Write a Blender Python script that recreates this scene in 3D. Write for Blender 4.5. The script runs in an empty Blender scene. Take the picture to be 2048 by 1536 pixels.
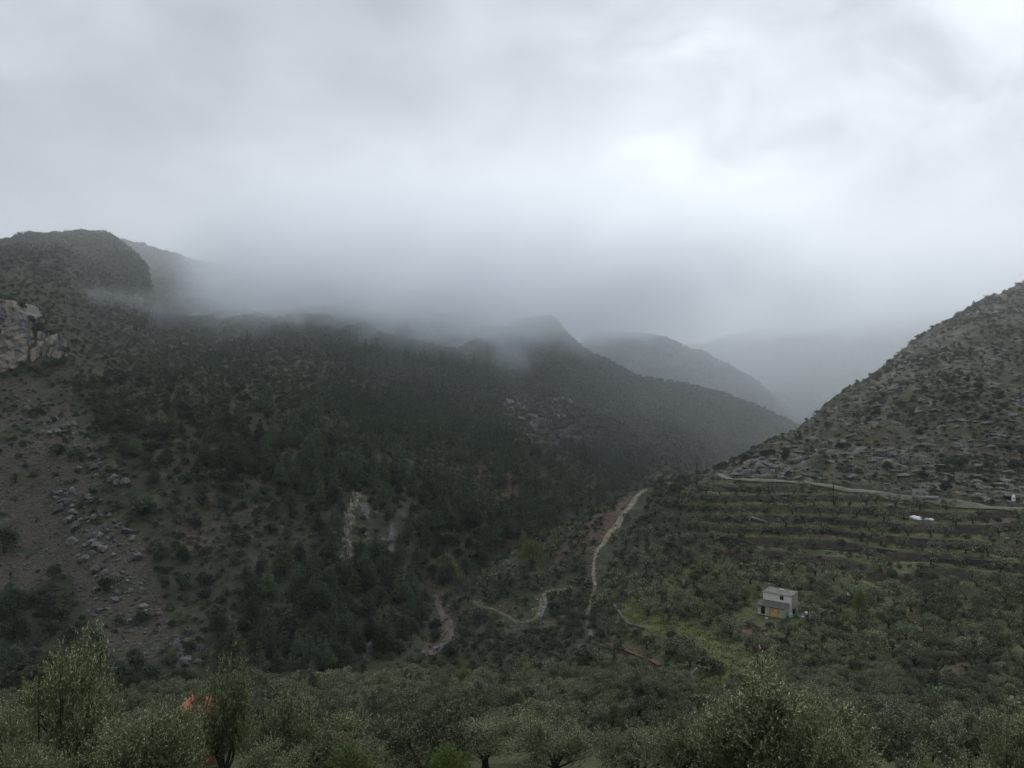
import bpy, math, random
import numpy as np

random.seed(7)
RNG = np.random.default_rng(11)
scene = bpy.context.scene
COL = scene.collection

# ------------------------------------------------------------------ camera, world, sun, exposure
F = 1538.0          # focal length in photograph pixels (2048 wide)
HZ = 800.0          # photograph row of the horizon
cam_d = bpy.data.cameras.new("camera")
cam = bpy.data.objects.new("camera", cam_d)
COL.objects.link(cam)
cam.location = (0, 0, 0)
cam.rotation_euler = (math.radians(90), 0, 0)
cam_d.sensor_fit = 'HORIZONTAL'
cam_d.sensor_width = 36.0
cam_d.lens = 36.0 * F / 2048.0
cam_d.shift_y = (HZ - 768.0) / 2048.0
cam_d.clip_start = 0.3
cam_d.clip_end = 20000
scene.camera = cam

SUN_EL, SUN_AZ = math.radians(33), math.radians(20)      # sun behind thick cloud, ahead and to the right
world = bpy.data.worlds.new("World")
scene.world = world
world.use_nodes = True
wt = world.node_tree
wt.nodes.clear()


def node(t, kind, **kw):
    n = t.nodes.new(kind)
    for k, v in kw.items():
        if k.startswith('i_'):
            n.inputs[int(k[2:])].default_value = v
        else:
            setattr(n, k, v)
    return n


def math_n(t, op, a, b=None, c=None, clamp=False):
    n = t.nodes.new('ShaderNodeMath')
    n.operation = op
    n.use_clamp = clamp
    for i, v in enumerate((a, b, c)):
        if v is None:
            continue
        if isinstance(v, (int, float)):
            n.inputs[i].default_value = v
        else:
            t.links.new(v, n.inputs[i])
    return n.outputs[0]


def maprange(t, v, a, b, c=0.0, d=1.0, smooth=True):
    n = t.nodes.new('ShaderNodeMapRange')
    n.interpolation_type = 'SMOOTHSTEP' if smooth else 'LINEAR'
    n.clamp = True
    t.links.new(v, n.inputs[0])
    for i, x in enumerate((a, b, c, d)):
        n.inputs[i + 1].default_value = x
    return n.outputs[0]


def noise_n(t, vec, scale, detail=4, rough=0.55, dist=0.0):
    n = t.nodes.new('ShaderNodeTexNoise')
    n.inputs['Scale'].default_value = scale
    n.inputs['Detail'].default_value = detail
    n.inputs['Roughness'].default_value = rough
    n.inputs['Distortion'].default_value = dist
    t.links.new(vec, n.inputs['Vector'])
    return n.outputs['Fac']


def mapping(t, vec, scale=(1, 1, 1), loc=(0, 0, 0), rot=(0, 0, 0)):
    n = t.nodes.new('ShaderNodeMapping')
    n.inputs['Scale'].default_value = scale
    n.inputs['Location'].default_value = loc
    n.inputs['Rotation'].default_value = rot
    t.links.new(vec, n.inputs['Vector'])
    return n.outputs[0]


def mixc(t, fac, a, b, blend='MIX'):
    n = t.nodes.new('ShaderNodeMix')
    n.data_type = 'RGBA'
    n.blend_type = blend
    if isinstance(fac, (int, float)):
        n.inputs[0].default_value = fac
    else:
        t.links.new(fac, n.inputs[0])
    for i, v in ((6, a), (7, b)):
        if isinstance(v, (tuple, list)):
            n.inputs[i].default_value = (v[0], v[1], v[2], 1)
        else:
            t.links.new(v, n.inputs[i])
    return n.outputs[2]


sky_tex = node(wt, 'ShaderNodeTexSky', sky_type='NISHITA', sun_disc=False)
sky_tex.sun_elevation = SUN_EL
sky_tex.sun_rotation = SUN_AZ
tc = node(wt, 'ShaderNodeTexCoord')
gen = tc.outputs['Generated']
cl1 = noise_n(wt, mapping(wt, gen, (1.0, 1.0, 1.9)), 2.6, 5, 0.5, 0.35)
cl2 = noise_n(wt, mapping(wt, gen, (1.0, 1.0, 1.6), (3, 1, 0)), 6.5, 4, 0.5, 0.5)


def skyspot(px, py, rad, amp):
    d = np.array([(px - 1024) / F, 1.0, (HZ - py) / F])
    d /= np.linalg.norm(d)
    vm = node(wt, 'ShaderNodeVectorMath', operation='DISTANCE')
    wt.links.new(gen, vm.inputs[0])
    vm.inputs[1].default_value = d
    return maprange(wt, vm.outputs['Value'], 0.0, rad, amp, 0.0)


base = maprange(wt, cl1, 0.3, 0.7, 0.56, 0.76, False)
base = math_n(wt, 'ADD', base, maprange(wt, cl2, 0.3, 0.7, -0.060, 0.06, False))
spots = 0.0
for s in ((1330, 260, 0.22, 0.24), (1570, 390, 0.15, 0.16), (1500, 520, 0.12, 0.05), (2080, 0, 0.26, 0.22), (1750, 150, 0.6, 0.06), (600, 60, 0.55, -0.05)):
    spots = math_n(wt, 'ADD', skyspot(*s), spots)
base = math_n(wt, 'ADD', base, math_n(wt, 'MULTIPLY', spots, maprange(wt, cl2, 0.33, 0.67, 0.6, 1.3)))
sgen = node(wt, 'ShaderNodeSeparateXYZ')
wt.links.new(gen, sgen.inputs[0])
base = math_n(wt, 'MULTIPLY', base, maprange(wt, sgen.outputs[2], 0.50, 0.95, 1.0, 1.7))
cc = node(wt, 'ShaderNodeCombineColor')
wt.links.new(math_n(wt, 'MULTIPLY', base, 9.3), cc.inputs[0])
wt.links.new(math_n(wt, 'MULTIPLY', base, 9.85), cc.inputs[1])
wt.links.new(math_n(wt, 'MULTIPLY', base, 10.75), cc.inputs[2])
skymix = mixc(wt, 0.985, sky_tex.outputs[0], cc.outputs[0])
bg = node(wt, 'ShaderNodeBackground')
bg.inputs['Strength'].default_value = 0.1
wt.links.new(skymix, bg.inputs['Color'])
wo = node(wt, 'ShaderNodeOutputWorld')
wt.links.new(bg.outputs[0], wo.inputs['Surface'])

sun_d = bpy.data.lights.new("sun", 'SUN')
sun_d.energy = 1.5
sun_d.angle = math.radians(20)
sun_d.color = (1.0, 0.97, 0.92)
sun = bpy.data.objects.new("sun", sun_d)
COL.objects.link(sun)
sun.rotation_euler = (math.pi / 2 - SUN_EL, 0, math.pi - SUN_AZ)

scene.view_settings.view_transform = 'Standard'
scene.view_settings.look = 'None'
scene.view_settings.exposure = 0.0
scene.view_settings.gamma = 1.0
scene.cycles.max_bounces = 12
scene.cycles.diffuse_bounces = 3
scene.cycles.glossy_bounces = 1
scene.cycles.transmission_bounces = 2
scene.cycles.volume_bounces = 10
scene.cycles.volume_step_rate = 1.0
scene.cycles.volume_max_steps = 96


# ------------------------------------------------------------------ numpy noise
def _hash(ix, iy, iz):
    h = (ix.astype(np.int64) * 374761393 + iy.astype(np.int64) * 668265263 + iz.astype(np.int64) * 2147483647 + 1274126177) & 0xFFFFFFFF
    h = ((h ^ (h >> 13)) * 1274126177) & 0xFFFFFFFF
    h = h ^ (h >> 16)
    return (h & 0xFFFF) / 65535.0


def vnoise(x, y, z=None):
    x = np.asarray(x, float)
    y = np.asarray(y, float)
    z = np.zeros_like(x) if z is None else np.asarray(z, float)
    xi, yi, zi = np.floor(x), np.floor(y), np.floor(z)
    fx, fy, fz = x - xi, y - yi, z - zi
    fx = fx * fx * (3 - 2 * fx)
    fy = fy * fy * (3 - 2 * fy)
    fz = fz * fz * (3 - 2 * fz)
    r = 0
    for dz in (0, 1):
        wz = fz if dz else 1 - fz
        if dz and not np.any(fz):
            continue
        for dy in (0, 1):
            wy = fy if dy else 1 - fy
            for dx in (0, 1):
                wx = fx if dx else 1 - fx
                r = r + wx * wy * wz * _hash(xi + dx, yi + dy, zi + dz)
    return r * 2 - 1


def fbm(x, y, z=None, oct=4, gain=0.5):
    a, s, r = 1.0, 1.0, 0
    for o in range(oct):
        r = r + a * vnoise(x * s + 17.3 * o, y * s - 9.1 * o, None if z is None else z * s + 4.7 * o)
        a *= gain
        s *= 2.03
    return r


def sstep(x, a, b):
    t = np.clip((x - a) / (b - a), 0, 1)
    return t * t * (3 - 2 * t)


def inpoly(px, py, poly):
    px = np.asarray(px, float)
    py = np.asarray(py, float)
    ins = np.zeros(px.shape, bool)
    n = len(poly)
    for i in range(n):
        x1, y1 = poly[i]
        x2, y2 = poly[(i + 1) % n]
        c = ((y1 > py) != (y2 > py)) & (px < (x2 - x1) * (py - y1) / (y2 - y1 + 1e-9) + x1)
        ins ^= c
    return ins


def pchip(xk, yk, x):
    xk = np.asarray(xk, float)
    yk = np.asarray(yk, float)
    h = np.diff(xk)
    d = np.diff(yk) / h
    m = np.zeros_like(yk)
    for i in range(1, len(xk) - 1):
        if d[i - 1] * d[i] > 0:
            w1 = 2 * h[i] + h[i - 1]
            w2 = h[i] + 2 * h[i - 1]
            m[i] = (w1 + w2) / (w1 / d[i - 1] + w2 / d[i])
    m[0], m[-1] = d[0], d[-1]
    x = np.clip(x, xk[0], xk[-1])
    k = np.clip(np.searchsorted(xk, x, side='right') - 1, 0, len(xk) - 2)
    t = (x - xk[k]) / h[k]
    t2, t3 = t * t, t * t * t
    return (2 * t3 - 3 * t2 + 1) * yk[k] + (t3 - 2 * t2 + t) * h[k] * m[k] + (-2 * t3 + 3 * t2) * yk[k + 1] + (t3 - t2) * h[k] * m[k + 1]


# ------------------------------------------------------------------ terrain: surveyed profiles, each a run outward from the viewpoint
NEAR = [(4, 2915), (12, 1953), (22, 1674), (45, 1552), (80, 1463)]


def colm(px, *k):
    return (px, list(NEAR) + list(k))


PROF = [
    colm(-700, (120, 1400), (140, 1420), (165, 1330), (190, 1230), (215, 1110), (245, 990), (280, 870), (345, 760), (380, 720), (620, 600), (750, 640), (900, 590), (1100, 650), (1400, 580), (3200, 720)),
    colm(-300, (120, 1400), (140, 1420), (165, 1330), (190, 1230), (215, 1110), (245, 990), (280, 870), (345, 745), (365, 640), (620, 545), (750, 620), (900, 560), (1100, 640), (1400, 560), (3200, 700)),
    colm(0, (120, 1400), (145, 1415), (165, 1330), (188, 1230), (212, 1120), (240, 1000), (278, 870), (340, 745), (356, 622), (620, 493), (750, 600), (900, 540), (1100, 620), (1400, 560), (3200, 700)),
    colm(110, (120, 1400), (146, 1412), (165, 1330), (187, 1230), (211, 1120), (238, 1000), (275, 870), (337, 755), (360, 660), (640, 473), (760, 560), (900, 500), (1100, 600), (1400, 560), (3200, 700)),
    colm(200, (120, 1400), (147, 1410), (165, 1330), (186, 1230), (210, 1110), (236, 1000), (270, 880), (330, 770), (420, 680), (660, 470), (760, 540), (900, 481), (1100, 580), (1400, 560), (3200, 700)),
    colm(250, (120, 1400), (148, 1410), (165, 1330), (186, 1230), (210, 1110), (236, 1000), (268, 880), (325, 775), (420, 690), (640, 494), (760, 550), (900, 488), (1100, 580), (1400, 560), (3200, 700)),
    colm(290, (120, 1400), (148, 1408), (165, 1330), (186, 1233), (209, 1118), (236, 1008), (268, 890), (328, 778), (425, 695), (625, 527), (760, 570), (900, 494), (1100, 580), (1400, 560), (3200, 700)),
    colm(318, (120, 1400), (148, 1406), (165, 1330), (185, 1235), (208, 1122), (236, 1012), (268, 895), (330, 780), (428, 698), (610, 630), (760, 590), (900, 502), (1100, 580), (1400, 560), (3200, 700)),
    colm(450, (120, 1400), (150, 1405), (165, 1330), (184, 1240), (205, 1140), (235, 1020), (270, 910), (335, 790), (440, 712), (600, 632), (740, 600), (950, 535), (1100, 560), (1400, 560), (3200, 700)),
    colm(600, (120, 1400), (152, 1400), (168, 1330), (186, 1250), (208, 1150), (238, 1040), (275, 930), (345, 800), (450, 717), (620, 630), (740, 600), (950, 550), (1100, 570), (1400, 570), (3200, 700)),
    colm(720, (122, 1395), (155, 1398), (172, 1330), (188, 1260), (206, 1180), (235, 1070), (275, 950), (345, 830), (460, 732), (640, 638), (760, 612), (950, 572), (1100, 590), (1400, 590), (3200, 700)),
    colm(800, (124, 1392), (158, 1395), (176, 1330), (193, 1275), (210, 1215), (232, 1130), (262, 1020), (335, 880), (460, 762), (650, 650), (760, 625), (950, 582), (1100, 600), (1400, 600), (3200, 700)),
    colm(870, (125, 1390), (165, 1365), (188, 1318), (202, 1290), (217, 1250), (233, 1205), (258, 1120), (345, 905), (480, 765), (660, 655), (780, 632), (950, 592), (1100, 620), (1400, 620), (3200, 700)),
    colm(950, (126, 1388), (155, 1396), (184, 1305), (208, 1245), (232, 1168), (247, 1200), (268, 1130), (355, 915), (500, 770), (680, 660), (790, 642), (950, 606), (1100, 660), (1400, 650), (3200, 710)),
    colm(1000, (126, 1387), (150, 1400), (182, 1300), (212, 1230), (245, 1120), (262, 1178), (290, 1080), (380, 880), (520, 770), (700, 656), (800, 662), (950, 660), (1100, 690), (1400, 670), (3200, 715)),
    colm(1050, (126, 1386), (150, 1399), (180, 1305), (212, 1222), (256, 1098), (274, 1160), (305, 1058), (405, 865), (540, 760), (715, 641), (830, 690), (950, 690), (1150, 700), (1500, 680), (3200, 715)),
    colm(1100, (126, 1385), (150, 1398), (178, 1310), (212, 1215), (268, 1080), (290, 1140), (330, 1030), (430, 850), (560, 752), (715, 634), (840, 700), (1000, 720), (1200, 720), (1600, 690), (3200, 715)),
    colm(1130, (126, 1384), (150, 1397), (177, 1312), (212, 1215), (274, 1066), (300, 1120), (350, 1005), (450, 850), (575, 760), (715, 662), (850, 720), (1100, 715), (1250, 730), (1700, 690), (3200, 718)),
    colm(1200, (126, 1382), (150, 1395), (175, 1320), (215, 1210), (290, 1032), (322, 1080), (400, 960), (500, 850), (600, 782), (710, 716), (850, 760), (1400, 669), (1600, 720), (2200, 680), (3400, 720)),
    colm(1300, (124, 1385), (150, 1385), (180, 1280), (225, 1160), (315, 974), (350, 1040), (430, 950), (560, 850), (640, 803), (705, 756), (850, 800), (1400, 672), (1600, 730), (2300, 672), (3400, 720)),
    colm(1400, (122, 1395), (150, 1358), (180, 1270), (230, 1140), (312, 959), (330, 954), (420, 975), (600, 872), (660, 832), (715, 781), (850, 830), (1400, 702), (1600, 760), (2300, 686), (3400, 720)),
    colm(1450, (121, 1400), (150, 1345), (185, 1255), (232, 1122), (302, 963), (350, 931), (435, 975), (630, 880), (680, 842), (730, 794), (860, 840), (1350, 728), (1550, 780), (2250, 676), (3400, 720)),
    colm(1530, (120, 1404), (150, 1332), (190, 1238), (234, 1110), (296, 964), (378, 896), (460, 965), (665, 885), (700, 860), (760, 820), (880, 850), (1280, 780), (1500, 790), (2200, 662), (3400, 720)),
    colm(1600, (120, 1404), (150, 1328), (190, 1230), (232, 1110), (290, 968), (402, 866), (490, 950), (700, 895), (760, 880), (840, 856), (950, 862), (1200, 848), (1600, 762), (2200, 648), (3400, 720)),
    colm(1700, (120, 1400), (150, 1320), (190, 1222), (230, 1110), (285, 976), (432, 788), (520, 900), (700, 905), (800, 900), (900, 898), (1000, 890), (1200, 855), (1600, 750), (2000, 637), (3400, 700)),
    colm(1765, (120, 1398), (150, 1315), (188, 1218), (226, 1114), (280, 983), (455, 745), (540, 860), (700, 880), (800, 880), (900, 870), (1000, 860), (1200, 830), (1600, 730), (1950, 628), (3400, 700)),
    colm(1880, (120, 1394), (150, 1311), (186, 1216), (222, 1118), (268, 1001), (492, 655), (600, 790), (700, 840), (800, 840), (900, 840), (1000, 830), (1200, 800), (1600, 700), (1900, 620), (3400, 700)),
    colm(2048, (120, 1390), (146, 1310), (181, 1220), (213, 1125), (256, 1022), (540, 571), (640, 700), (720, 760), (820, 780), (920, 780), (1020, 780), (1200, 760), (1600, 680), (1850, 610), (3400, 700)),
    colm(2350, (120, 1390), (146, 1310), (180, 1225), (210, 1130), (246, 1052), (610, 460), (740, 560), (820, 620), (900, 660), (980, 680), (1060, 700), (1200, 700), (1600, 660), (1850, 610), (3400, 700)),
    colm(2750, (120, 1390), (146, 1315), (180, 1230), (205, 1150), (240, 1080), (630, 450), (800, 500), (880, 560), (940, 600), (1000, 640), (1060, 660), (1200, 660), (1600, 640), (1850, 610), (3400, 700)),
]
PU = np.array([p[0] for p in PROF], float)
def squeeze(a):
    return a if a < 650 else 650 + (a - 650) * 0.5


PK = np.array([[(math.log(squeeze(a)), (HZ - b) / F) for a, b in p[1]] for p in PROF])
NK = PK.shape[1]

AZMAX = math.atan((2700 - 1024) / F)
az_in = np.arctan((np.arange(-640, 2701, 3.2) - 1024) / F)
az_lo, az_hi = az_in[0], az_in[-1]
az_out = np.linspace(az_hi, az_lo + 2 * math.pi, 90)[1:]
AZ = np.concatenate([az_in, az_out])
rl = [math.log(3.5)]
while rl[-1] < math.log(2100):
    r = math.exp(rl[-1])
    rl.append(rl[-1] + (0.014 if r < 90 else 0.008 if r < 150 else 0.0046 if r < 420 else 0.0075 if r < 900 else 0.014))
LR = np.array(rl)
RR = np.exp(LR)


def base_T(u, lnY):
    """tan of the elevation angle over forward depth, for arrays u (photo column) x lnY"""
    out = np.zeros((len(u), lnY.shape[1]))
    kx = np.zeros((len(u), NK))
    ky = np.zeros((len(u), NK))
    for k in range(NK):
        kx[:, k] = pchip(PU, PK[:, k, 0], u)
        ky[:, k] = pchip(PU, PK[:, k, 1], u)
    for i in range(len(u)):
        out[i] = pchip(kx[i], ky[i], lnY[i])
    return out


azc = np.where(AZ > math.pi, AZ - 2 * math.pi, AZ)
azcl = np.clip(azc, az_lo, az_hi)
U = 1024 + F * np.tan(azcl)
lnY = LR[None, :] + np.log(np.cos(azcl))[:, None]
Tn = base_T(U, np.maximum(lnY, math.log(4)))
Yd = np.exp(lnY)
Z = Tn * Yd
X = RR[None, :] * np.sin(AZ)[:, None]
Y = RR[None, :] * np.cos(AZ)[:, None]
# outside the surveyed wedge the ground eases into a hillside behind the viewpoint
off = np.minimum(np.abs(azc - az_lo), np.abs(azc - az_hi))
outside = (azc < az_lo) | (azc > az_hi)
wb = np.where(outside, sstep(off, 0, 0.9), 0.0)[:, None]
Zb = -5.0 + np.minimum(0.16 * RR, 120)[None, :] * np.ones_like(Z)
Z = Z * (1 - wb) + Zb * wb
UU = np.repeat(U[:, None], len(RR), 1)

PYb = HZ - F * Z / Yd                # photo row of the smooth ground

TERR = [(1385, 955), (1500, 966), (1700, 979), (1900, 1008), (2060, 1026), (2700, 1080), (2700, 1230), (2048, 1200), (1800, 1195), (1620, 1185), (1500, 1160), (1420, 1100), (1370, 1030)]
inter = (inpoly(UU, PYb, TERR) & (Yd > 185) & (Yd < 325)).astype(float)


def blur(a, n):
    for _ in range(n):
        a = (a + np.roll(a, 1, 0) + np.roll(a, -1, 0)) / 3
        b = a.copy()
        b[:, 1:-1] = (a[:, 1:-1] + a[:, 2:] + a[:, :-2]) / 3
        a = b
    return a


terr_m = sstep(blur(inter, 5), 0.25, 0.75)
ROCKY = [(1290, 975), (1395, 955), (1500, 960), (1700, 973), (1850, 990), (2048, 1015), (2700, 1060), (2700, 200), (2048, 560), (1880, 640), (1700, 780), (1590, 860), (1400, 940)]
rocky_m = blur((inpoly(UU, PYb, ROCKY) & (Yd > 240) & (Yd < 700)).astype(float), 2)
# smooth sheet first: long folds, gullies, then rough ground
nz = fbm(X / 95, Y / 95, oct=3) * 4.0
nz2 = fbm(X / 26 + 5, Y / 26, oct=3) * 1.5
nz3 = fbm(X / 6.5, Y / 6.5 + 3, oct=3) * 0.5
ridg = (1 - np.abs(fbm(X / 60 + 9, Y / 60 + 2, oct=3))) * 5.0 - 3.5
ampd = sstep(Yd, 120, 330)
amp_far = sstep(Yd, 400, 900)
Z = Z + ampd * (1 - terr_m) * (nz * 0.5 + nz2 * 0.9) + (1 - 0.8 * terr_m) * nz3 * sstep(Yd, 20, 120) + amp_far * (ridg * 1.0 + fbm(X / 150, Y / 150, oct=4) * 9 * sstep(Yd, 900, 1500))
Z += ampd * (1 - terr_m) * (1 - rocky_m) * (0.9 * np.abs(fbm(X / 12, Y / 12 + 8, oct=3)) - 0.4)
gul = np.abs(fbm(X / 34 + 11, Y / 90 + 2, oct=4))
Z += sstep(Yd, 330, 480) * (1 - sstep(Yd, 560, 680)) * (1 - rocky_m) * ((0.35 - gul) * 10.0)
Z += sstep(Yd, 190, 260) * (1 - sstep(Yd, 330, 400)) * (UU < 1000) * (1 - rocky_m) * ((0.3 - gul) * 3.0)
# limestone benches on the rocky hill
bn = (Z + fbm(X / 30, Y / 30, oct=2) * 1.6 + X * 0.05) / 2.6
bf = bn - np.floor(bn)
Z += rocky_m * (sstep(bf, 0.15, 0.85) - bf) * 2.0
Z += rocky_m * (fbm(X / 4.0, Y / 9.0, oct=3) * 0.7 + fbm(X / 38, Y / 60 + 7, oct=4) * 3.0 * sstep(Yd, 270, 330))

# olive terraces: flat treads, steep risers
STEP = 2.7
lev0 = Z + fbm(X / 45 + 2, Y / 60, oct=3) * 1.9
bn = lev0 / STEP
bf = bn - np.floor(bn)
riser = sstep(bf, 0.72, 0.97)
tread_ph = bf * 1.0
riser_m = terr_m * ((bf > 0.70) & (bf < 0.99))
Z += terr_m * ((np.floor(bn) + 0.12 * bf + 0.88 * riser) * STEP - lev0)
# small terraces on the far slope behind the track
FT = [(1290, 860), (1420, 870), (1500, 900), (1450, 960), (1330, 965), (1270, 930)]
TREAD = terr_m * np.clip(1 - riser * 3, 0, 1)
ft_m = blur((inpoly(UU, PYb, FT) & (Yd > 420) & (Yd < 760)).astype(float), 3)
bn = Z / 3.0
bf = bn - np.floor(bn)
Z += ft_m * ((np.floor(bn) + sstep(bf, 0.6, 0.95)) * 3.0 - Z)

# level pad for the house
PY_ALL = HZ - F * Z / Yd


class Ground:
    pass


def grid_idx(x, y):
    x = np.asarray(x, float)
    y = np.asarray(y, float)
    a = np.arctan2(x, y)
    a = np.clip(a, AZ[0], az_hi - 1e-6)
    l = np.clip(np.log(np.hypot(x, y)), LR[0], LR[-2])
    i = np.clip(np.searchsorted(az_in, a, side='right') - 1, 0, len(az_in) - 2)
    j = np.clip(np.searchsorted(LR, l, side='right') - 1, 0, len(LR) - 2)
    fi = (a - az_in[i]) / (az_in[i + 1] - az_in[i])
    fj = (l - LR[j]) / (LR[j + 1] - LR[j])
    return i, j, fi, fj


def samp(A, x, y):
    i, j, fi, fj = grid_idx(x, y)
    return (A[i, j] * (1 - fi) * (1 - fj) + A[i + 1, j] * fi * (1 - fj) + A[i, j + 1] * (1 - fi) * fj + A[i + 1, j + 1] * fi * fj)


def H(x, y):
    return samp(Z, x, y)


def proj(x, y, z):
    return 1024 + F * x / y, HZ - F * z / y


def hit(px, py, ymin=30.0):
    """first ground point seen at a photo pixel"""
    az = math.atan((px - 1024) / F)
    t = (HZ - py) / F
    ys = np.exp(np.linspace(math.log(ymin), math.log(2000), 3000))
    xs = ys * math.tan(az)
    g = H(xs, ys) / ys - t
    k = np.argmax(g >= 0)
    if g[k] < 0:
        k = int(np.argmax(g))
    elif k > 0:
        f = -g[k - 1] / (g[k] - g[k - 1] + 1e-9)
        yy = ys[k - 1] + (ys[k] - ys[k - 1]) * f
        xx = yy * math.tan(az)
        return np.array([xx, yy, float(H(xx, yy))])
    return np.array([xs[k], ys[k], float(H(xs[k], ys[k]))])


# house pad
HB = hit(1545, 1224)
hx, hy = HB[0], HB[1]
HZG = HB[2]
dd = np.hypot(X - hx - 1.0, Y - hy)
wpad = 1 - sstep(dd, 6.0, 11.0)
Z = Z * (1 - wpad) + (HZG + 0.0) * wpad

# what the viewpoint can see of the ground
CM = np.maximum.accumulate(Z / RR[None, :], axis=1)


def visible(x, y, h):
    i, j, fi, fj = grid_idx(x, y)
    jm = np.maximum(j - 2, 0)
    r = np.hypot(x, y)
    z = H(x, y)
    px, py = proj(x, y, z)
    ok = ((z + h) / r > CM[i, jm] + 0.0005) & (px > -190) & (px < 2240)
    return ok & (HZ - F * (z + h) / y < 1560)


# ------------------------------------------------------------------ materials
def new_mat(name):
    m = bpy.data.materials.new(name)
    m.use_nodes = True
    t = m.node_tree
    t.nodes.clear()
    out = node(t, 'ShaderNodeOutputMaterial')
    b = node(t, 'ShaderNodeBsdfPrincipled')
    b.inputs['Roughness'].default_value = 0.85
    b.inputs['Specular IOR Level'].default_value = 0.2
    t.links.new(b.outputs[0], out.inputs['Surface'])
    return m, t, b


def ramp(t, fac, stops):
    n = node(t, 'ShaderNodeValToRGB')
    cr = n.color_ramp
    while len(cr.elements) < len(stops):
        cr.elements.new(0.5)
    for e, (p, c) in zip(cr.elements, stops):
        e.position = p
        e.color = (c[0], c[1], c[2], 1)
    t.links.new(fac, n.inputs[0])
    return n.outputs[0]


def leaf_mat(name, stops, spec=0.25, transl=0.18, vary=0.25, rough=0.6):
    m, t, b = new_mat(name)
    geo = node(t, 'ShaderNodeNewGeometry')
    oi = node(t, 'ShaderNodeObjectInfo')
    c = ramp(t, geo.outputs['Random Per Island'], stops)
    br = maprange(t, oi.outputs['Random'], 0, 1, 1 - vary, 1 + vary, False)
    big = noise_n(t, geo.outputs['Position'], 0.035, 3)
    br = math_n(t, 'MULTIPLY', br, maprange(t, big, 0.3, 0.7, 0.8, 1.2, False))
    hs = node(t, 'ShaderNodeHueSaturation')
    t.links.new(c, hs.inputs['Color'])
    t.links.new(br, hs.inputs['Value'])
    t.links.new(maprange(t, oi.outputs['Random'], 0, 1, 0.485, 0.515, False), hs.inputs['Hue'])
    t.links.new(hs.outputs[0], b.inputs['Base Color'])
    b.inputs['Roughness'].default_value = rough
    b.inputs['Specular IOR Level'].default_value = spec
    if transl:
        tr = node(t, 'ShaderNodeBsdfTranslucent')
        t.links.new(hs.outputs[0], tr.inputs['Color'])
        mx = node(t, 'ShaderNodeMixShader')
        mx.inputs[0].default_value = transl
        t.links.new(b.outputs[0], mx.inputs[1])
        t.links.new(tr.outputs[0], mx.inputs[2])
        t.links.new(mx.outputs[0], t.nodes['Material Output'].inputs['Surface'])
    return m


M = {}
M['olive'] = leaf_mat('olive_leaves', [(0.0, (0.040, 0.050, 0.023)), (0.5, (0.092, 0.104, 0.056)), (0.82, (0.175, 0.19, 0.118)), (1.0, (0.34, 0.36, 0.25))], 0.3, 0.25, 0.4)
M['olive_near'] = leaf_mat('olive_leaves_near', [(0.0, (0.045, 0.060, 0.020)), (0.55, (0.12, 0.142, 0.058)), (0.82, (0.23, 0.255, 0.125)), (1.0, (0.58, 0.62, 0.40))], 0.35, 0.35, 0.12, 0.5)
M['pine'] = leaf_mat('pine_needles', [(0.0, (0.024, 0.038, 0.024)), (0.6, (0.050, 0.070, 0.042)), (1.0, (0.10, 0.125, 0.074))], 0.15, 0.15, 0.42)
M['pine_lit'] = leaf_mat('pine_needles_lit', [(0.0, (0.036, 0.056, 0.030)), (0.6, (0.078, 0.106, 0.056)), (1.0, (0.14, 0.175, 0.095))], 0.15, 0.2, 0.3)  # same needles lightened, painting in the light on some pines
M['oak'] = leaf_mat('oak_leaves', [(0.0, (0.020, 0.031, 0.018)), (0.7, (0.045, 0.060, 0.034)), (1.0, (0.095, 0.115, 0.065))], 0.25, 0.12, 0.4)
M['shrub'] = leaf_mat('shrub_leaves', [(0.0, (0.030, 0.038, 0.020)), (0.6, (0.060, 0.068, 0.038)), (1.0, (0.11, 0.115, 0.07))], 0.2, 0.1, 0.35)
M['heath'] = leaf_mat('heath_leaves', [(0.0, (0.034, 0.048, 0.030)), (0.6, (0.070, 0.082, 0.050)), (0.9, (0.115, 0.110, 0.070)), (1.0, (0.15, 0.13, 0.09))], 0.2, 0.1, 0.3)
M['bright'] = leaf_mat('bright_leaves', [(0.0, (0.045, 0.075, 0.016)), (0.6, (0.08, 0.125, 0.028)), (1.0, (0.17, 0.22, 0.06))], 0.3, 0.3, 0.1)
M['bare'] = leaf_mat('bare_twigs', [(0.0, (0.05, 0.038, 0.030)), (1.0, (0.12, 0.09, 0.068))], 0.1, 0.0)
M['reed'] = leaf_mat('reed_blades', [(0.0, (0.06, 0.068, 0.03)), (1.0, (0.27, 0.25, 0.13))], 0.2, 0.2)
M['grass'] = leaf_mat('grass_blades', [(0.0, (0.035, 0.045, 0.018)), (0.7, (0.060, 0.073, 0.028)), (1.0, (0.12, 0.12, 0.055))], 0.15, 0.2)

m, t, b = new_mat('bark')
geo = node(t, 'ShaderNodeNewGeometry')
t.links.new(ramp(t, noise_n(t, geo.outputs['Position'], 3.0, 5), [(0.3, (0.014, 0.012, 0.010)), (0.7, (0.06, 0.052, 0.043))]), b.inputs['Base Color'])
M['bark'] = m


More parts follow.
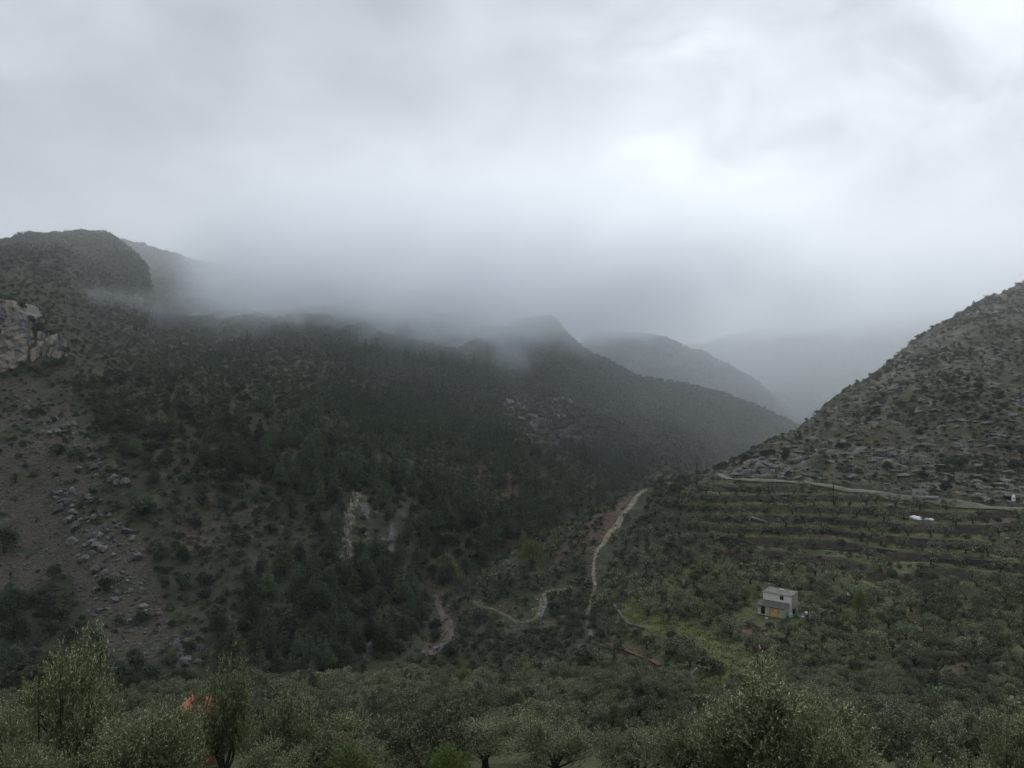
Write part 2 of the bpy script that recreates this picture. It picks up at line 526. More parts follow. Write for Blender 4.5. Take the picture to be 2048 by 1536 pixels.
def rock_mat(name, c0, c1, c2, streak=None, sc=1.0):
    m, t, b = new_mat(name)
    geo = node(t, 'ShaderNodeNewGeometry')
    oi = node(t, 'ShaderNodeObjectInfo')
    P = geo.outputs['Position']
    n1 = noise_n(t, P, 0.55 * sc, 7, 0.65, 0.4)
    c = ramp(t, n1, [(0.28, c0), (0.5, c1), (0.72, c2)])
    n2 = noise_n(t, mapping(t, P, (1, 1, 0.4)), 2.3 * sc, 6, 0.7)
    c = mixc(t, maprange(t, n2, 0.45, 0.66), c, (c0[0] * 0.45, c0[1] * 0.45, c0[2] * 0.45))
    if streak:
        n3 = noise_n(t, mapping(t, P, (0.24, 0.24, 0.07)), 1.0, 4, 0.6, 0.5)
        c = mixc(t, maprange(t, n3, 0.44, 0.56), c, streak)
        n4 = noise_n(t, mapping(t, P, (0.9, 0.9, 0.10)), 1.0, 4, 0.6)
        c = mixc(t, maprange(t, n4, 0.55, 0.68, 0, 0.75), c, (0.10, 0.085, 0.07))
    hs = node(t, 'ShaderNodeHueSaturation')
    t.links.new(c, hs.inputs['Color'])
    t.links.new(maprange(t, oi.outputs['Random'], 0, 1, 0.8, 1.2, False), hs.inputs['Value'])
    t.links.new(hs.outputs[0], b.inputs['Base Color'])
    bp = node(t, 'ShaderNodeBump')
    bp.inputs['Strength'].default_value = 0.8
    bp.inputs['Distance'].default_value = 0.35
    t.links.new(noise_n(t, P, 1.6 * sc, 8, 0.7), bp.inputs['Height'])
    t.links.new(bp.outputs[0], b.inputs['Normal'])
    return m


M['limestone'] = rock_mat('limestone', (0.085, 0.083, 0.080), (0.15, 0.148, 0.142), (0.25, 0.245, 0.232))
M['limestone_dark'] = rock_mat('limestone_dark', (0.05, 0.048, 0.047), (0.10, 0.096, 0.092), (0.17, 0.165, 0.155))
M['cliff'] = rock_mat('cliff_rock', (0.10, 0.098, 0.100), (0.17, 0.165, 0.165), (0.26, 0.245, 0.22), (0.27, 0.235, 0.185))
M['pale_rock'] = rock_mat('pale_rock', (0.11, 0.104, 0.078), (0.21, 0.20, 0.155), (0.36, 0.345, 0.27))
M['wall_stone'] = rock_mat('wall_stone', (0.030, 0.027, 0.024), (0.060, 0.054, 0.048), (0.12, 0.108, 0.095), None, 3.0)
M['red_rubble'] = rock_mat('red_rubble', (0.06, 0.042, 0.030), (0.115, 0.08, 0.058), (0.20, 0.145, 0.105), None, 3.0)

# hill ground
m, t, b = new_mat('hillside')
geo = node(t, 'ShaderNodeNewGeometry')
P = geo.outputs['Position']


def attr(name):
    n = node(t, 'ShaderNodeAttribute')
    n.attribute_name = name
    return n.outputs['Fac']


n_big = noise_n(t, P, 0.022, 5, 0.6, 0.3)
n_mid = noise_n(t, P, 0.16, 6, 0.65, 0.3)
n_fin = noise_n(t, P, 0.9, 6, 0.7)
veg = ramp(t, n_mid, [(0.30, (0.022, 0.030, 0.016)), (0.48, (0.038, 0.045, 0.024)), (0.60, (0.066, 0.058, 0.036)), (0.72, (0.11, 0.085, 0.055))])
veg = mixc(t, maprange(t, n_big, 0.42, 0.64, 0, 0.8), veg, (0.030, 0.040, 0.020))
veg = mixc(t, maprange(t, n_fin, 0.50, 0.72, 0, 0.75), veg, (0.016, 0.020, 0.011))
n_r = noise_n(t, P, 0.35, 6, 0.7, 0.5)
veg = mixc(t, maprange(t, n_r, 0.63, 0.70, 0, 0.8), veg, (0.15, 0.14, 0.125))
# limestone pavement
ledge = noise_n(t, mapping(t, P, (0.12, 0.12, 0.42), (0, 0, 0), (0.10, -0.12, 0)), 1.0, 8, 0.68, 1.1)
rockc = ramp(t, noise_n(t, P, 0.8, 6, 0.7), [(0.3, (0.09, 0.086, 0.078)), (0.5, (0.17, 0.163, 0.148)), (0.7, (0.28, 0.268, 0.245))])
brn = ramp(t, n_mid, [(0.3, (0.036, 0.044, 0.020)), (0.5, (0.066, 0.062, 0.036)), (0.7, (0.10, 0.082, 0.052))])
patch = noise_n(t, mapping(t, P, (1, 1, 1.8)), 0.028, 4, 0.6, 0.4)
rk = mixc(t, math_n(t, 'MULTIPLY', maprange(t, ledge, 0.49, 0.56), maprange(t, patch, 0.42, 0.60, 0.0, 0.9)), brn, rockc)
rk = mixc(t, maprange(t, n_fin, 0.54, 0.66, 0, 0.7), rk, (0.028, 0.032, 0.018))
jit = math_n(t, 'MULTIPLY', math_n(t, 'SUBTRACT', n_mid, 0.5), 1.1)


def amask(name, lo=0.35, hi=0.6):
    return maprange(t, math_n(t, 'ADD', attr(name), jit), lo, hi)


c = mixc(t, amask('rocky'), veg, rk)
grs = ramp(t, n_fin, [(0.3, (0.036, 0.046, 0.016)), (0.55, (0.068, 0.082, 0.028)), (0.75, (0.10, 0.10, 0.046))])
grs = mixc(t, maprange(t, n_mid, 0.50, 0.66, 0, 0.8), grs, (0.085, 0.062, 0.040))
c = mixc(t, amask('grassy'), c, grs)
mead = ramp(t, n_fin, [(0.3, (0.062, 0.078, 0.024)), (0.6, (0.095, 0.118, 0.036)), (0.8, (0.125, 0.135, 0.055))])
c = mixc(t, amask('meadow', 0.45, 0.6), c, mead)
scr = ramp(t, noise_n(t, P, 1.4, 7, 0.75), [(0.28, (0.022, 0.020, 0.015)), (0.5, (0.058, 0.053, 0.040)), (0.7, (0.14, 0.13, 0.102))])
scr = mixc(t, maprange(t, n_mid, 0.45, 0.62, 0, 0.7), scr, (0.060, 0.050, 0.036))
c = mixc(t, amask('scree'), c, scr)
red = ramp(t, noise_n(t, P, 1.1, 6, 0.75), [(0.3, (0.032, 0.024, 0.015)), (0.5, (0.078, 0.056, 0.037)), (0.7, (0.16, 0.118, 0.08))])
c = mixc(t, amask('redsoil'), c, red)
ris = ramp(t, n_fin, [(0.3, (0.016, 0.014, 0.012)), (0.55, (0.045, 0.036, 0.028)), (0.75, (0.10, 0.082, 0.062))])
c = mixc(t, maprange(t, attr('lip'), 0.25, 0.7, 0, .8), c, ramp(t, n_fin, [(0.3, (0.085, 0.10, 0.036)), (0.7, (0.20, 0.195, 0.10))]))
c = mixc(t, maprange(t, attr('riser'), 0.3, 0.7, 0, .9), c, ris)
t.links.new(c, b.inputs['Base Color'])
bp = node(t, 'ShaderNodeBump')
bp.inputs['Strength'].default_value = 1.0
bp.inputs['Distance'].default_value = 0.9
t.links.new(math_n(t, 'ADD', math_n(t, 'MULTIPLY', n_mid, 1.6), n_fin), bp.inputs['Height'])
t.links.new(bp.outputs[0], b.inputs['Normal'])
M['ground'] = m


def plain(name, c0, c1, scale=2.0, rough=0.85, spec=0.2, stretch=(1, 1, 1)):
    m, t, b = new_mat(name)
    tcn = node(t, 'ShaderNodeTexCoord')
    v = mapping(t, tcn.outputs['Object'], stretch)
    t.links.new(ramp(t, noise_n(t, v, scale, 6, 0.65, 0.3), [(0.32, c0), (0.68, c1)]), b.inputs['Base Color'])
    b.inputs['Roughness'].default_value = rough
    b.inputs['Specular IOR Level'].default_value = spec
    return m


M['plaster'] = plain('whitewash', (0.50, 0.485, 0.42), (0.72, 0.70, 0.62), 2.2)
M['render'] = plain('grey_render', (0.26, 0.22, 0.20), (0.38, 0.33, 0.30), 0.8)
M['roof'] = plain('fibre_cement', (0.085, 0.078, 0.070), (0.20, 0.188, 0.170), 1.2)
M['roof_dark'] = plain('fibre_cement_dark', (0.045, 0.043, 0.042), (0.11, 0.105, 0.10), 1.2)
M['orange'] = plain('orange_door', (0.42, 0.22, 0.08), (0.66, 0.38, 0.15), 1.6)
M['rust'] = plain('rusty_frame', (0.07, 0.03, 0.022), (0.14, 0.06, 0.04), 3)
M['mossy'] = plain('mossy_plaster', (0.20, 0.24, 0.15), (0.50, 0.52, 0.42), 1.2)
M['glass'] = plain('dark_pane', (0.008, 0.009, 0.011), (0.02, 0.022, 0.026), 1.0, 0.15, 0.6)
M['white'] = plain('white_sheet', (0.62, 0.64, 0.66), (0.82, 0.84, 0.85), 1.0)
M['wood'] = plain('tarred_pole', (0.016, 0.013, 0.011), (0.04, 0.034, 0.028), 2)
M['plank'] = plain('weathered_plank', (0.26, 0.27, 0.24), (0.42, 0.42, 0.38), 2)
M['teal'] = plain('teal_plastic', (0.30, 0.44, 0.42), (0.42, 0.56, 0.54), 2)
M['black'] = plain('black_plastic', (0.01, 0.01, 0.011), (0.02, 0.02, 0.02), 2)
M['terracotta'] = plain('terracotta', (0.24, 0.085, 0.05), (0.44, 0.17, 0.10), 3.5)
M['brick'] = plain('brick_wall', (0.12, 0.06, 0.04), (0.22, 0.12, 0.08), 2)
M['concrete'] = plain('concrete', (0.20, 0.20, 0.18), (0.32, 0.31, 0.28), 1.5)
M['asphalt'] = plain('lane_gravel', (0.095, 0.097, 0.065), (0.18, 0.175, 0.135), 0.6)
M['trail'] = plain('trail_dirt', (0.07, 0.06, 0.038), (0.24, 0.205, 0.15), 0.6)
M['stream'] = plain('stream_gravel', (0.04, 0.034, 0.026), (0.13, 0.108, 0.085), 0.7)
M['grasspath'] = plain('grassy_track', (0.036, 0.040, 0.022), (0.105, 0.098, 0.058), 0.8)


# ------------------------------------------------------------------ mesh helpers
def mesh_obj(name, V, Fq, mats, midx=None, smooth=False, parent=None, link=True):
    """V Nx3, Fq Mx4 (or Mx3)"""
    me = bpy.data.meshes.new(name)
    V = np.asarray(V, np.float32)
    Fq = np.asarray(Fq, np.int32)
    n, k = Fq.shape
    me.vertices.add(len(V))
    me.vertices.foreach_set('co', V.ravel())
    me.loops.add(n * k)
    me.loops.foreach_set('vertex_index', Fq.ravel())
    me.polygons.add(n)
    me.polygons.foreach_set('loop_start', np.arange(0, n * k, k, dtype=np.int32))
    me.polygons.foreach_set('use_smooth', np.full(n, bool(smooth)))
    for mm in (mats if isinstance(mats, (list, tuple)) else [mats]):
        me.materials.append(mm)
    if midx is not None:
        me.polygons.foreach_set('material_index', np.asarray(midx, np.int32))
    me.update(calc_edges=True)
    if not link:
        return me
    o = bpy.data.objects.new(name, me)
    COL.objects.link(o)
    if parent is not None:
        o.parent = parent
    return o


def tag(o, label=None, cat=None, group=None, kind=None):
    if label:
        o['label'] = label
    if cat:
        o['category'] = cat
    if group:
        o['group'] = group
    if kind:
        o['kind'] = kind
    return o


def empty(name, loc, rz=0.0, sc=1.0):
    o = bpy.data.objects.new(name, None)
    o.empty_display_size = 0.3
    COL.objects.link(o)
    o.location = loc
    o.rotation_euler = (0, 0, rz)
    o.scale = (sc, sc, sc)
    return o


class MB:
    """collects quads"""

    def __init__(self):
        self.v, self.f, self.m, self.n = [], [], [], 0

    def add(self, V, Fq, mi=0):
        V = np.asarray(V, float)
        Fq = np.asarray(Fq, int)
        self.v.append(V)
        self.f.append(Fq + self.n)
        self.m.append(np.full(len(Fq), mi))
        self.n += len(V)
        return self

    def box(self, x0, x1, y0, y1, z0, z1, mi=0):
        V = [(x0, y0, z0), (x1, y0, z0), (x1, y1, z0), (x0, y1, z0), (x0, y0, z1), (x1, y0, z1), (x1, y1, z1), (x0, y1, z1)]
        return self.add(V, [(0, 3, 2, 1), (4, 5, 6, 7), (0, 1, 5, 4), (1, 2, 6, 5), (2, 3, 7, 6), (3, 0, 4, 7)], mi)

    def prism(self, top4, bottom4, mi=0):
        return self.add(list(bottom4) + list(top4), [(0, 3, 2, 1), (4, 5, 6, 7), (0, 1, 5, 4), (1, 2, 6, 5), (2, 3, 7, 6), (3, 0, 4, 7)], mi)

    def tube(self, pts, rad, sides=6, mi=0):
        pts = np.asarray(pts, float)
        rings = []
        for i, p in enumerate(pts):
            d = pts[min(i + 1, len(pts) - 1)] - pts[max(i - 1, 0)]
            d = d / (np.linalg.norm(d) + 1e-9)
            a = np.cross(d, (0.31, 0.93, 0.17))
            a /= np.linalg.norm(a) + 1e-9
            bb = np.cross(d, a)
            ang = np.arange(sides) * 2 * math.pi / sides
            rings.append(p + rad[i] * (np.cos(ang)[:, None] * a + np.sin(ang)[:, None] * bb))
        V = np.concatenate(rings)
        fs = []
        for i in range(len(pts) - 1):
            for s in range(sides):
                s2 = (s + 1) % sides
                fs.append((i * sides + s, i * sides + s2, (i + 1) * sides + s2, (i + 1) * sides + s))
        return self.add(V, fs, mi)

    def arrays(self):
        return np.concatenate(self.v), np.concatenate(self.f), np.concatenate(self.m)

    def mesh(self, name, mats, smooth=False):
        V, Fq, mi = self.arrays()
        return mesh_obj(name, V, Fq, mats, mi, smooth, link=False)

    def build(self, name, mats, parent=None, smooth=False):
        V, Fq, mi = self.arrays()
        return mesh_obj(name, V, Fq, mats, mi, smooth, parent)


def leaves(C, D, L, W, rng, jitter=0.5):
    """rhombus leaves at centres C along directions D"""
    n = len(C)
    D = D + rng.normal(0, jitter, (n, 3))
    D /= np.linalg.norm(D, axis=1)[:, None] + 1e-9
    R = rng.normal(0, 1, (n, 3))
    S = np.cross(D, R)
    S /= np.linalg.norm(S, axis=1)[:, None] + 1e-9
    L = np.broadcast_to(L, (n,))[:, None] * rng.uniform(0.7, 1.3, (n, 1))
    W = np.broadcast_to(W, (n,))[:, None] * rng.uniform(0.7, 1.3, (n, 1))
    V = np.stack([C - D * L / 2, C + S * W / 2, C + D * L / 2, C - S * W / 2], 1).reshape(-1, 3)
    Fq = np.arange(4 * n).reshape(-1, 4)
    return V, Fq


def clump_pts(rng, c, rad, n, shell=0.45):
    d = rng.normal(0, 1, (n, 3))
    d /= np.linalg.norm(d, axis=1)[:, None]
    r = rng.uniform(0, 1, (n, 1)) ** shell
    return np.asarray(c) + d * r * np.asarray(rad), d


def olive_parts(seed, W=5.4, Hh=4.3, nleaf=3000, lf=0.27, lw=0.13, clumps=34, lean=0.0, trunk_h=0.9, cs=0.9):
    rng = np.random.default_rng(seed)
    tr = MB()
    tk = trunk_h * rng.uniform(0.8, 1.2)
    top = np.array([lean * tk, rng.uniform(-.2, .2), tk])
    p = [np.array([0, 0, -0.9]), np.array([0.06, 0, 0.0]), top * 0.5 + rng.normal(0, .07, 3), top]
    tr.tube(p, [0.40, 0.34, 0.24, 0.23], 7)
    cr = MB()
    nl = rng.integers(3, 6)
    tips = []
    for k in range(nl):
        a = 2 * math.pi * (k + rng.uniform(-.25, .25)) / nl
        out = rng.uniform(0.45, 0.75) * W / 2
        e = np.array([math.cos(a) * out + lean, math.sin(a) * out, tk + (Hh - tk) * rng.uniform(0.45, 0.62)])
        mid = (top + e) / 2 + np.array([0, 0, -0.18]) + rng.normal(0, .14, 3)
        tr.tube([top - (0, 0, .1), mid, e], [0.14, 0.08, 0.03], 5)
        for q in range(2):
            e2 = e + rng.normal(0, .5, 3) + np.array([0, 0, .35])
            tr.tube([mid, (mid + e2) / 2 + rng.normal(0, .1, 3), e2], [0.07, 0.05, 0.02], 4)
        tips.append(e)
    for k in range(clumps):
        e = tips[k % nl]
        c = e + rng.normal(0, 1, 3) * np.array([W * 0.15, W * 0.15, (Hh - tk) * 0.20])
        rr = math.hypot(c[0] - lean, c[1])
        lim = W / 2 * 0.86
        if rr > lim:
            c[:2] *= lim / rr
        c[2] = min(max(c[2], tk + 0.3), Hh - 0.35 - 0.25 * (rr / lim) ** 2)
        s = rng.uniform(0.5, 0.95) * W / 5 * cs
        P_, D_ = clump_pts(rng, c, (s, s, s * 0.75), nleaf // clumps)
        D_ = D_ + np.array([0, 0, 0.5])
        cr.add(*leaves(P_, D_, lf, lw, rng, 0.7))
    return tr, cr


def near_olive_parts(seed, W=4.5, Hh=4.5, twigs=1100, spires=4, lf=0.11, lw=0.030, dense=1.0):
    """olive with long upright shoots, leaf by leaf"""
    rng = np.random.default_rng(seed)
    tr = MB()
    top = np.array([0, 0, 1.2])
    tr.tube([(0, 0, -1.2), (0.05, 0, 0), (0, .05, .6), top], [.30, .24, .18, .17], 8)
    cr = MB()
    cen = []
    for k in range(6):
        a = 2 * math.pi * k / 6 + rng.uniform(-.4, .4)
        out = rng.uniform(.3, .62) * W / 2
        e = np.array([math.cos(a) * out, math.sin(a) * out, Hh * rng.uniform(.55, .8)])
        mid = (top + e) / 2 + rng.normal(0, .12, 3)
        tr.tube([top - (0, 0, .1), mid, e], [.10, .07, .03], 5)
        for q in range(3):
            e2 = e + rng.normal(0, .45, 3) + (0, 0, .2)
            tr.tube([mid, (mid + e2) / 2 + rng.normal(0, .08, 3), e2], [.04, .03, .012], 4)
            cen.append((e2, rng.uniform(.45, .8) * W / 4.5))
        cen.append((e, rng.uniform(.6, .95) * W / 4.5))
    for k in range(spires):
        a = rng.uniform(0, 6.28)
        out = rng.uniform(.05, .7) * W / 2
        c = np.array([math.cos(a) * out, math.sin(a) * out, Hh * rng.uniform(.78, .9)])
        hh = Hh * rng.uniform(.12, .26) * (1.7 if spires > 8 else 1.0)
        for q in range(4):
            cen.append((c + (0, 0, hh * q / 3.0), (.42 - .08 * q) * W / 4.5))
        tr.tube([c - (0, 0, .8), c + (0, 0, hh)], [.03, .01], 4)
    wts = np.array([s ** 2 for _, s in cen])
    wts /= wts.sum()
    pick = rng.choice(len(cen), int(twigs * dense), p=wts)
    Cs, Ds = [], []
    per = 15
    for ci in range(len(cen)):
        n = int((pick == ci).sum())
        if not n:
            continue
        c, s = cen[ci]
        P_, D_ = clump_pts(rng, c, (s, s, s * .9), n, 0.4)
        D_ = D_ * 0.55 + np.array([0, 0, 0.9])
        D_ += rng.normal(0, .25, D_.shape)
        D_ /= np.linalg.norm(D_, axis=1)[:, None]
        Lt = rng.uniform(.28, .6, n)
        tt = (np.arange(per) + .5) / per
        pos = P_[:, None, :] + D_[:, None, :] * (Lt[:, None] * tt[None, :])[:, :, None]
        dirs = D_[:, None, :] * 0.75 + rng.normal(0, .45, (n, per, 3))
        Cs.append(pos.reshape(-1, 3) + rng.normal(0, .018, (n * per, 3)))
        Ds.append(dirs.reshape(-1, 3))
    C_ = np.concatenate(Cs)
    cr.add(*leaves(C_, np.concatenate(Ds), lf, lw, rng, 0.15))
    return tr, cr


def pine_parts(seed, Hh=9.0, W=5.4, nleaf=1500, lf=0.42, lw=0.16, sh=0.75):
    rng = np.random.default_rng(seed)
    tr = MB()
    bend = rng.normal(0, .25, 2)
    tr.tube([(0, 0, -1), (0, 0, 0), (bend[0], bend[1], Hh * .5), (bend[0] * .6, bend[1] * .6, Hh * .95)], [.20, .17, .11, .03], 6)
    cr = MB()
    lv = 9
    tot = []
    for k in range(lv):
        f = (k + .5) / lv
        zz = Hh * (.14 + .84 * f)
        rad = W / 2 * (1 - f) ** sh * rng.uniform(.8, 1.15) + .18
        nb = max(3, int(7 * (1 - f) + 2))
        a0 = rng.uniform(0, 6.28)
        for q in range(nb):
            if rng.random() < 0.12:
                continue
            a = a0 + 2 * math.pi * q / nb + rng.uniform(-.3, .3)
            rr = rad * rng.uniform(.55, .95)
            c = np.array([bend[0] * f + math.cos(a) * rr * .72, bend[1] * f + math.sin(a) * rr * .72, zz + rr * .12 + rng.normal(0, .15)])
            s = max(.28, rad * rng.uniform(.34, .52))
            tot.append((c, s))
            tr.tube([(bend[0] * f, bend[1] * f, zz - .25), tuple(c)], [.05, .02], 3)
    wsum = sum(s ** 2 for _, s in tot)
    for c, s in tot:
        n = max(6, int(nleaf * s * s / wsum))
        P_, D_ = clump_pts(rng, c, (s, s, s * .62), n, .5)
        D_ = D_ * .8 + np.array([0, 0, .5])
        cr.add(*leaves(P_, D_, lf, lw, rng, .4))
    P_, D_ = clump_pts(rng, (bend[0] * .6, bend[1] * .6, Hh * .95), (.22, .22, .5), nleaf // 40 + 4, .5)
    cr.add(*leaves(P_, D_ + (0, 0, 1.), lf, lw, rng, .3))
    return tr, cr


def round_parts(seed, W=4.5, Hh=4.0, nleaf=900, lf=0.30, lw=0.20, clumps=16, low=0.1):
    rng = np.random.default_rng(seed)
    tr = MB()
    cr = MB()
    for k in range(3):
        a = rng.uniform(0, 6.28)
        e = np.array([math.cos(a) * W * .2, math.sin(a) * W * .2, Hh * .6])
        tr.tube([(0, 0, -.6), e * .4 + rng.normal(0, .05, 3), e], [.12, .09, .03], 5)
    for k in range(clumps):
        d = rng.normal(0, 1, 3)
        d /= np.linalg.norm(d)
        d[2] = abs(d[2])
        c = np.array([d[0] * W * .32, d[1] * W * .32, Hh * (low + .2) + d[2] * Hh * .45])
        s = rng.uniform(.17, .27) * W
        P_, D_ = clump_pts(rng, c, (s, s, s * .75 * Hh / W * 1.1), nleaf // clumps, .4)
        P_[:, 2] = np.maximum(P_[:, 2], -0.1)
        cr.add(*leaves(P_, D_, lf, lw, rng, .8))
    return tr, cr


def bare_parts(seed, W=4.0, Hh=4.5, n=500):
    rng = np.random.default_rng(seed)
    tr = MB()
    tr.tube([(0, 0, -.8), (0, 0, .8), (0.1, .05, 1.4)], [.16, .12, .10], 6)
    cr = MB()
    for k in range(8):
        a = rng.uniform(0, 6.28)
        e = np.array([math.cos(a) * W * .36, math.sin(a) * W * .36, Hh * rng.uniform(.6, .95)])
        m_ = e * .45 + (0, 0, .6)
        tr.tube([(0.1, .05, 1.2), m_, e], [.07, .05, .015], 4)
        for q in range(4):
            e2 = e * rng.uniform(.6, 1) + rng.normal(0, .45, 3)
            tr.tube([m_, e2], [.03, .008], 3)
    P_, D_ = clump_pts(rng, (0, 0, Hh * .66), (W * .48, W * .48, Hh * .33), n, .5)
    cr.add(*leaves(P_, D_ + (0, 0, .6), .55, .035, rng, .4))
    return tr, cr


# unit icosphere-like ball from a subdivided cube (quads)
def cube_ball(n=6):
    V, Fq, base_ = [], [], 0
    g = np.linspace(-1, 1, n + 1)
    for ax in range(3):
        for sgn in (-1, 1):
            a, b_ = np.meshgrid(g, g, indexing='ij')
            P_ = np.zeros((n + 1, n + 1, 3))
            P_[..., ax] = sgn
            P_[..., (ax + 1) % 3] = a
            P_[..., (ax + 2) % 3] = b_
            V.append(P_.reshape(-1, 3))
            for i in range(n):
                for j in range(n):
                    q = [base_ + i * (n + 1) + j, base_ + (i + 1) * (n + 1) + j, base_ + (i + 1) * (n + 1) + j + 1, base_ + i * (n + 1) + j + 1]
                    Fq.append(q if sgn > 0 else q[::-1])
            base_ += (n + 1) ** 2
    V = np.concatenate(V)
    V /= np.linalg.norm(V, axis=1)[:, None]
    return V, np.array(Fq)


BALLS = {n: cube_ball(n) for n in (2, 4, 6, 10)}


def rock_arr(seed, dims=(1, 1, 1), n=6, planes=11, rough=0.08):
    """angular block: a ball cut by random planes, then roughened"""
    rng = np.random.default_rng(seed)
    V, Fq = BALLS[n]
    N = rng.normal(0, 1, (planes, 3))
    N /= np.linalg.norm(N, axis=1)[:, None]
    d = rng.uniform(.55, .95, planes)
    dot = V @ N.T
    with np.errstate(divide='ignore', invalid='ignore'):
        s = np.where(dot > 0.05, d[None, :] / np.maximum(dot, .05), 9)
    s = np.minimum(s.min(1), 1.15)
    P_ = V * s[:, None]
    P_ = P_ * (1 + rough * fbm(P_[:, 0] * 2.5 + seed, P_[:, 1] * 2.5, P_[:, 2] * 2.5, 3)[:, None])
    return P_ * np.asarray(dims), Fq


def rotz(V, a):
    c_, s_ = math.cos(a), math.sin(a)
    return np.stack([V[:, 0] * c_ - V[:, 1] * s_, V[:, 0] * s_ + V[:, 1] * c_, V[:, 2]], 1)


# ------------------------------------------------------------------ labels: every scattered thing is named by what it stands near
MARKS = [("the small white house", 1550, 1210), ("the grassy clearing", 1450, 1350), ("the pale cliff", 50, 680), ("the boulder scree", 150, 1010),
         ("the top of the scree", 80, 830), ("the pale rock fin", 705, 1050), ("the stream bed", 885, 1270), ("the hairpin of the track", 1045, 1240),
         ("the bend of the stony trail", 1190, 1130), ("the top of the stony trail", 1280, 985), ("the roadside utility pole", 1394, 955),
         ("the utility pole among the olives", 1667, 1000), ("the white tarpaulins", 1840, 1037), ("the split rock outcrop", 1085, 820),
         ("the terracotta roof", 400, 1425), ("the big olive bush", 1540, 1440), ("the grey rock slab", 1785, 915), ("the reed clump", 905, 1140),
         ("the misty summit", 200, 480), ("the grey streaked crag", 940, 665), ("the pale stone pile", 1520, 1037), ("the bright green bush", 930, 1345),
         ("the narrow terraces across the valley", 1370, 920), ("the white box in the grove", 1700, 1183), ("the pale plank", 2020, 1082),
         ("the concrete hut by the lane", 1838, 985), ("the hill's right shoulder", 2000, 620), ("the hill's lower crest", 1560, 885),
         ("the tall conical pines", 640, 900), ("the shaded gully mouth", 740, 1300), ("the red earth bank", 1400, 1270), ("the brown earth strip", 1890, 1300),
         ("the cottage's vegetable plot", 1620, 1240), ("the cliff edge in the mist", 300, 580), ("the far ridge notch", 1140, 680), ("the lower crags", 370, 1290)]
ORD = ("nearest first second third fourth fifth sixth seventh eighth ninth tenth eleventh twelfth thirteenth fourteenth fifteenth sixteenth seventeenth eighteenth nineteenth twentieth").split()
TENS = {2: "twenty", 3: "thirty", 4: "forty", 5: "fifty", 6: "sixty", 7: "seventy", 8: "eighty", 9: "ninety"}


def ordinal(n):
    if n <= 20:
        return ORD[n]
    if n % 10 == 0:
        return TENS[n // 10][:-1] + "ieth"
    return TENS[n // 10] + "-" + ORD[n % 10]


REG = []      # (object, photo x, photo y, description, category)
SECT = ["right of", "above right of", "above", "above left of", "left of", "below left of", "below", "below right of"]


def register(o, x, y, z, desc):
    px, py = proj(x, y, z)
    REG.append((o, px, py, desc))


def write_labels():
    groups = {}
    for o, px, py, desc in REG:
        best = min(MARKS, key=lambda m_: (m_[1] - px) ** 2 + (m_[2] - py) ** 2)
        dx, dy = px - best[1], best[2] - py
        s = int(round(math.atan2(dy, dx) / (math.pi / 4))) % 8
        groups.setdefault((desc, best[0], SECT[s]), []).append((dx * dx + dy * dy, o))
    for (desc, mk, sec), lst in groups.items():
        lst.sort(key=lambda q: q[0])
        for k, (_, o) in enumerate(lst):
            if len(lst) == 1:
                o['label'] = f"{desc} {sec} {mk}"
            elif k == 0:
                o['label'] = f"{desc} {sec} {mk}, nearest to it"
            else:
                o['label'] = f"{desc} {sec} {mk}, {ordinal(k + 1)} nearest"


# ------------------------------------------------------------------ build the ground sheet
nA, nR = Z.shape
Vt = np.stack([X, Y, Z], -1).reshape(-1, 3)
ii = np.arange(nA)
i2 = (ii + 1) % nA
jj = np.arange(nR - 1)
A0 = (ii[:, None] * nR + jj[None, :])
A1 = (i2[:, None] * nR + jj[None, :])
Fq = np.stack([A0, A0 + 1, A1 + 1, A1], -1).reshape(-1, 4)
hills = mesh_obj('terrain', Vt, Fq, M['ground'], smooth=True)
tag(hills, 'steep scrub covered hillsides falling to a narrow gully', None, None, 'structure')
me = hills.data
cap = bpy.data.meshes.new('x')


def set_attr(name, arr):
    a = me.attributes.new(name, 'FLOAT', 'POINT')
    a.data.foreach_set('value', np.asarray(arr, np.float32).ravel())


PYF = HZ - F * Z / Yd
scree_poly = [(-300, 760), (50, 752), (120, 780), (150, 840), (175, 890), (225, 930), (250, 985), (245, 1040), (290, 1085), (285, 1130), (215, 1150), (130, 1145), (60, 1175), (30, 1230), (-300, 1400)]
scree2 = [(120, 1040), (250, 1060), (310, 1130), (350, 1280), (300, 1330), (210, 1300), (150, 1200)]
bare_slope = [(1010, 745), (1060, 690), (1130, 690), (1150, 720), (1090, 760), (1040, 780)]
scr_m = blur(((inpoly(UU, PYF, scree_poly) | inpoly(UU, PYF, bare_slope)) & (Yd > 150) & (Yd < 800)).astype(float), 3)
scr_m *= sstep(fbm(X / 16, Y / 9 + 40, oct=4) + .38, 0, .3)
scr_m += 0.55 * blur((inpoly(UU, PYF, scree2) & (Yd > 150) & (Yd < 260)).astype(float), 3)
mead_poly = [(1370, 1370), (1400, 1330), (1440, 1290), (1500, 1300), (1560, 1330), (1570, 1370), (1500, 1395), (1400, 1400)]
mead2 = [(1240, 1200), (1290, 1215), (1360, 1235), (1440, 1270), (1480, 1300), (1430, 1310), (1340, 1275), (1250, 1245)]
mead3 = [(1020, 1238), (1060, 1228), (1085, 1180), (1100, 1180), (1095, 1220), (1075, 1250), (1030, 1258)]
mead_m = blur(((inpoly(UU, PYF, mead_poly) | inpoly(UU, PYF, mead2) ) & (Yd > 100) & (Yd < 260)).astype(float), 2)
grove = [(480, 1536), (560, 1400), (760, 1385), (1150, 1375), (1190, 1280), (1250, 1200), (1400, 1110), (1500, 1080), (2700, 1060), (2700, 1900), (-300, 1900), (-300, 1450)]
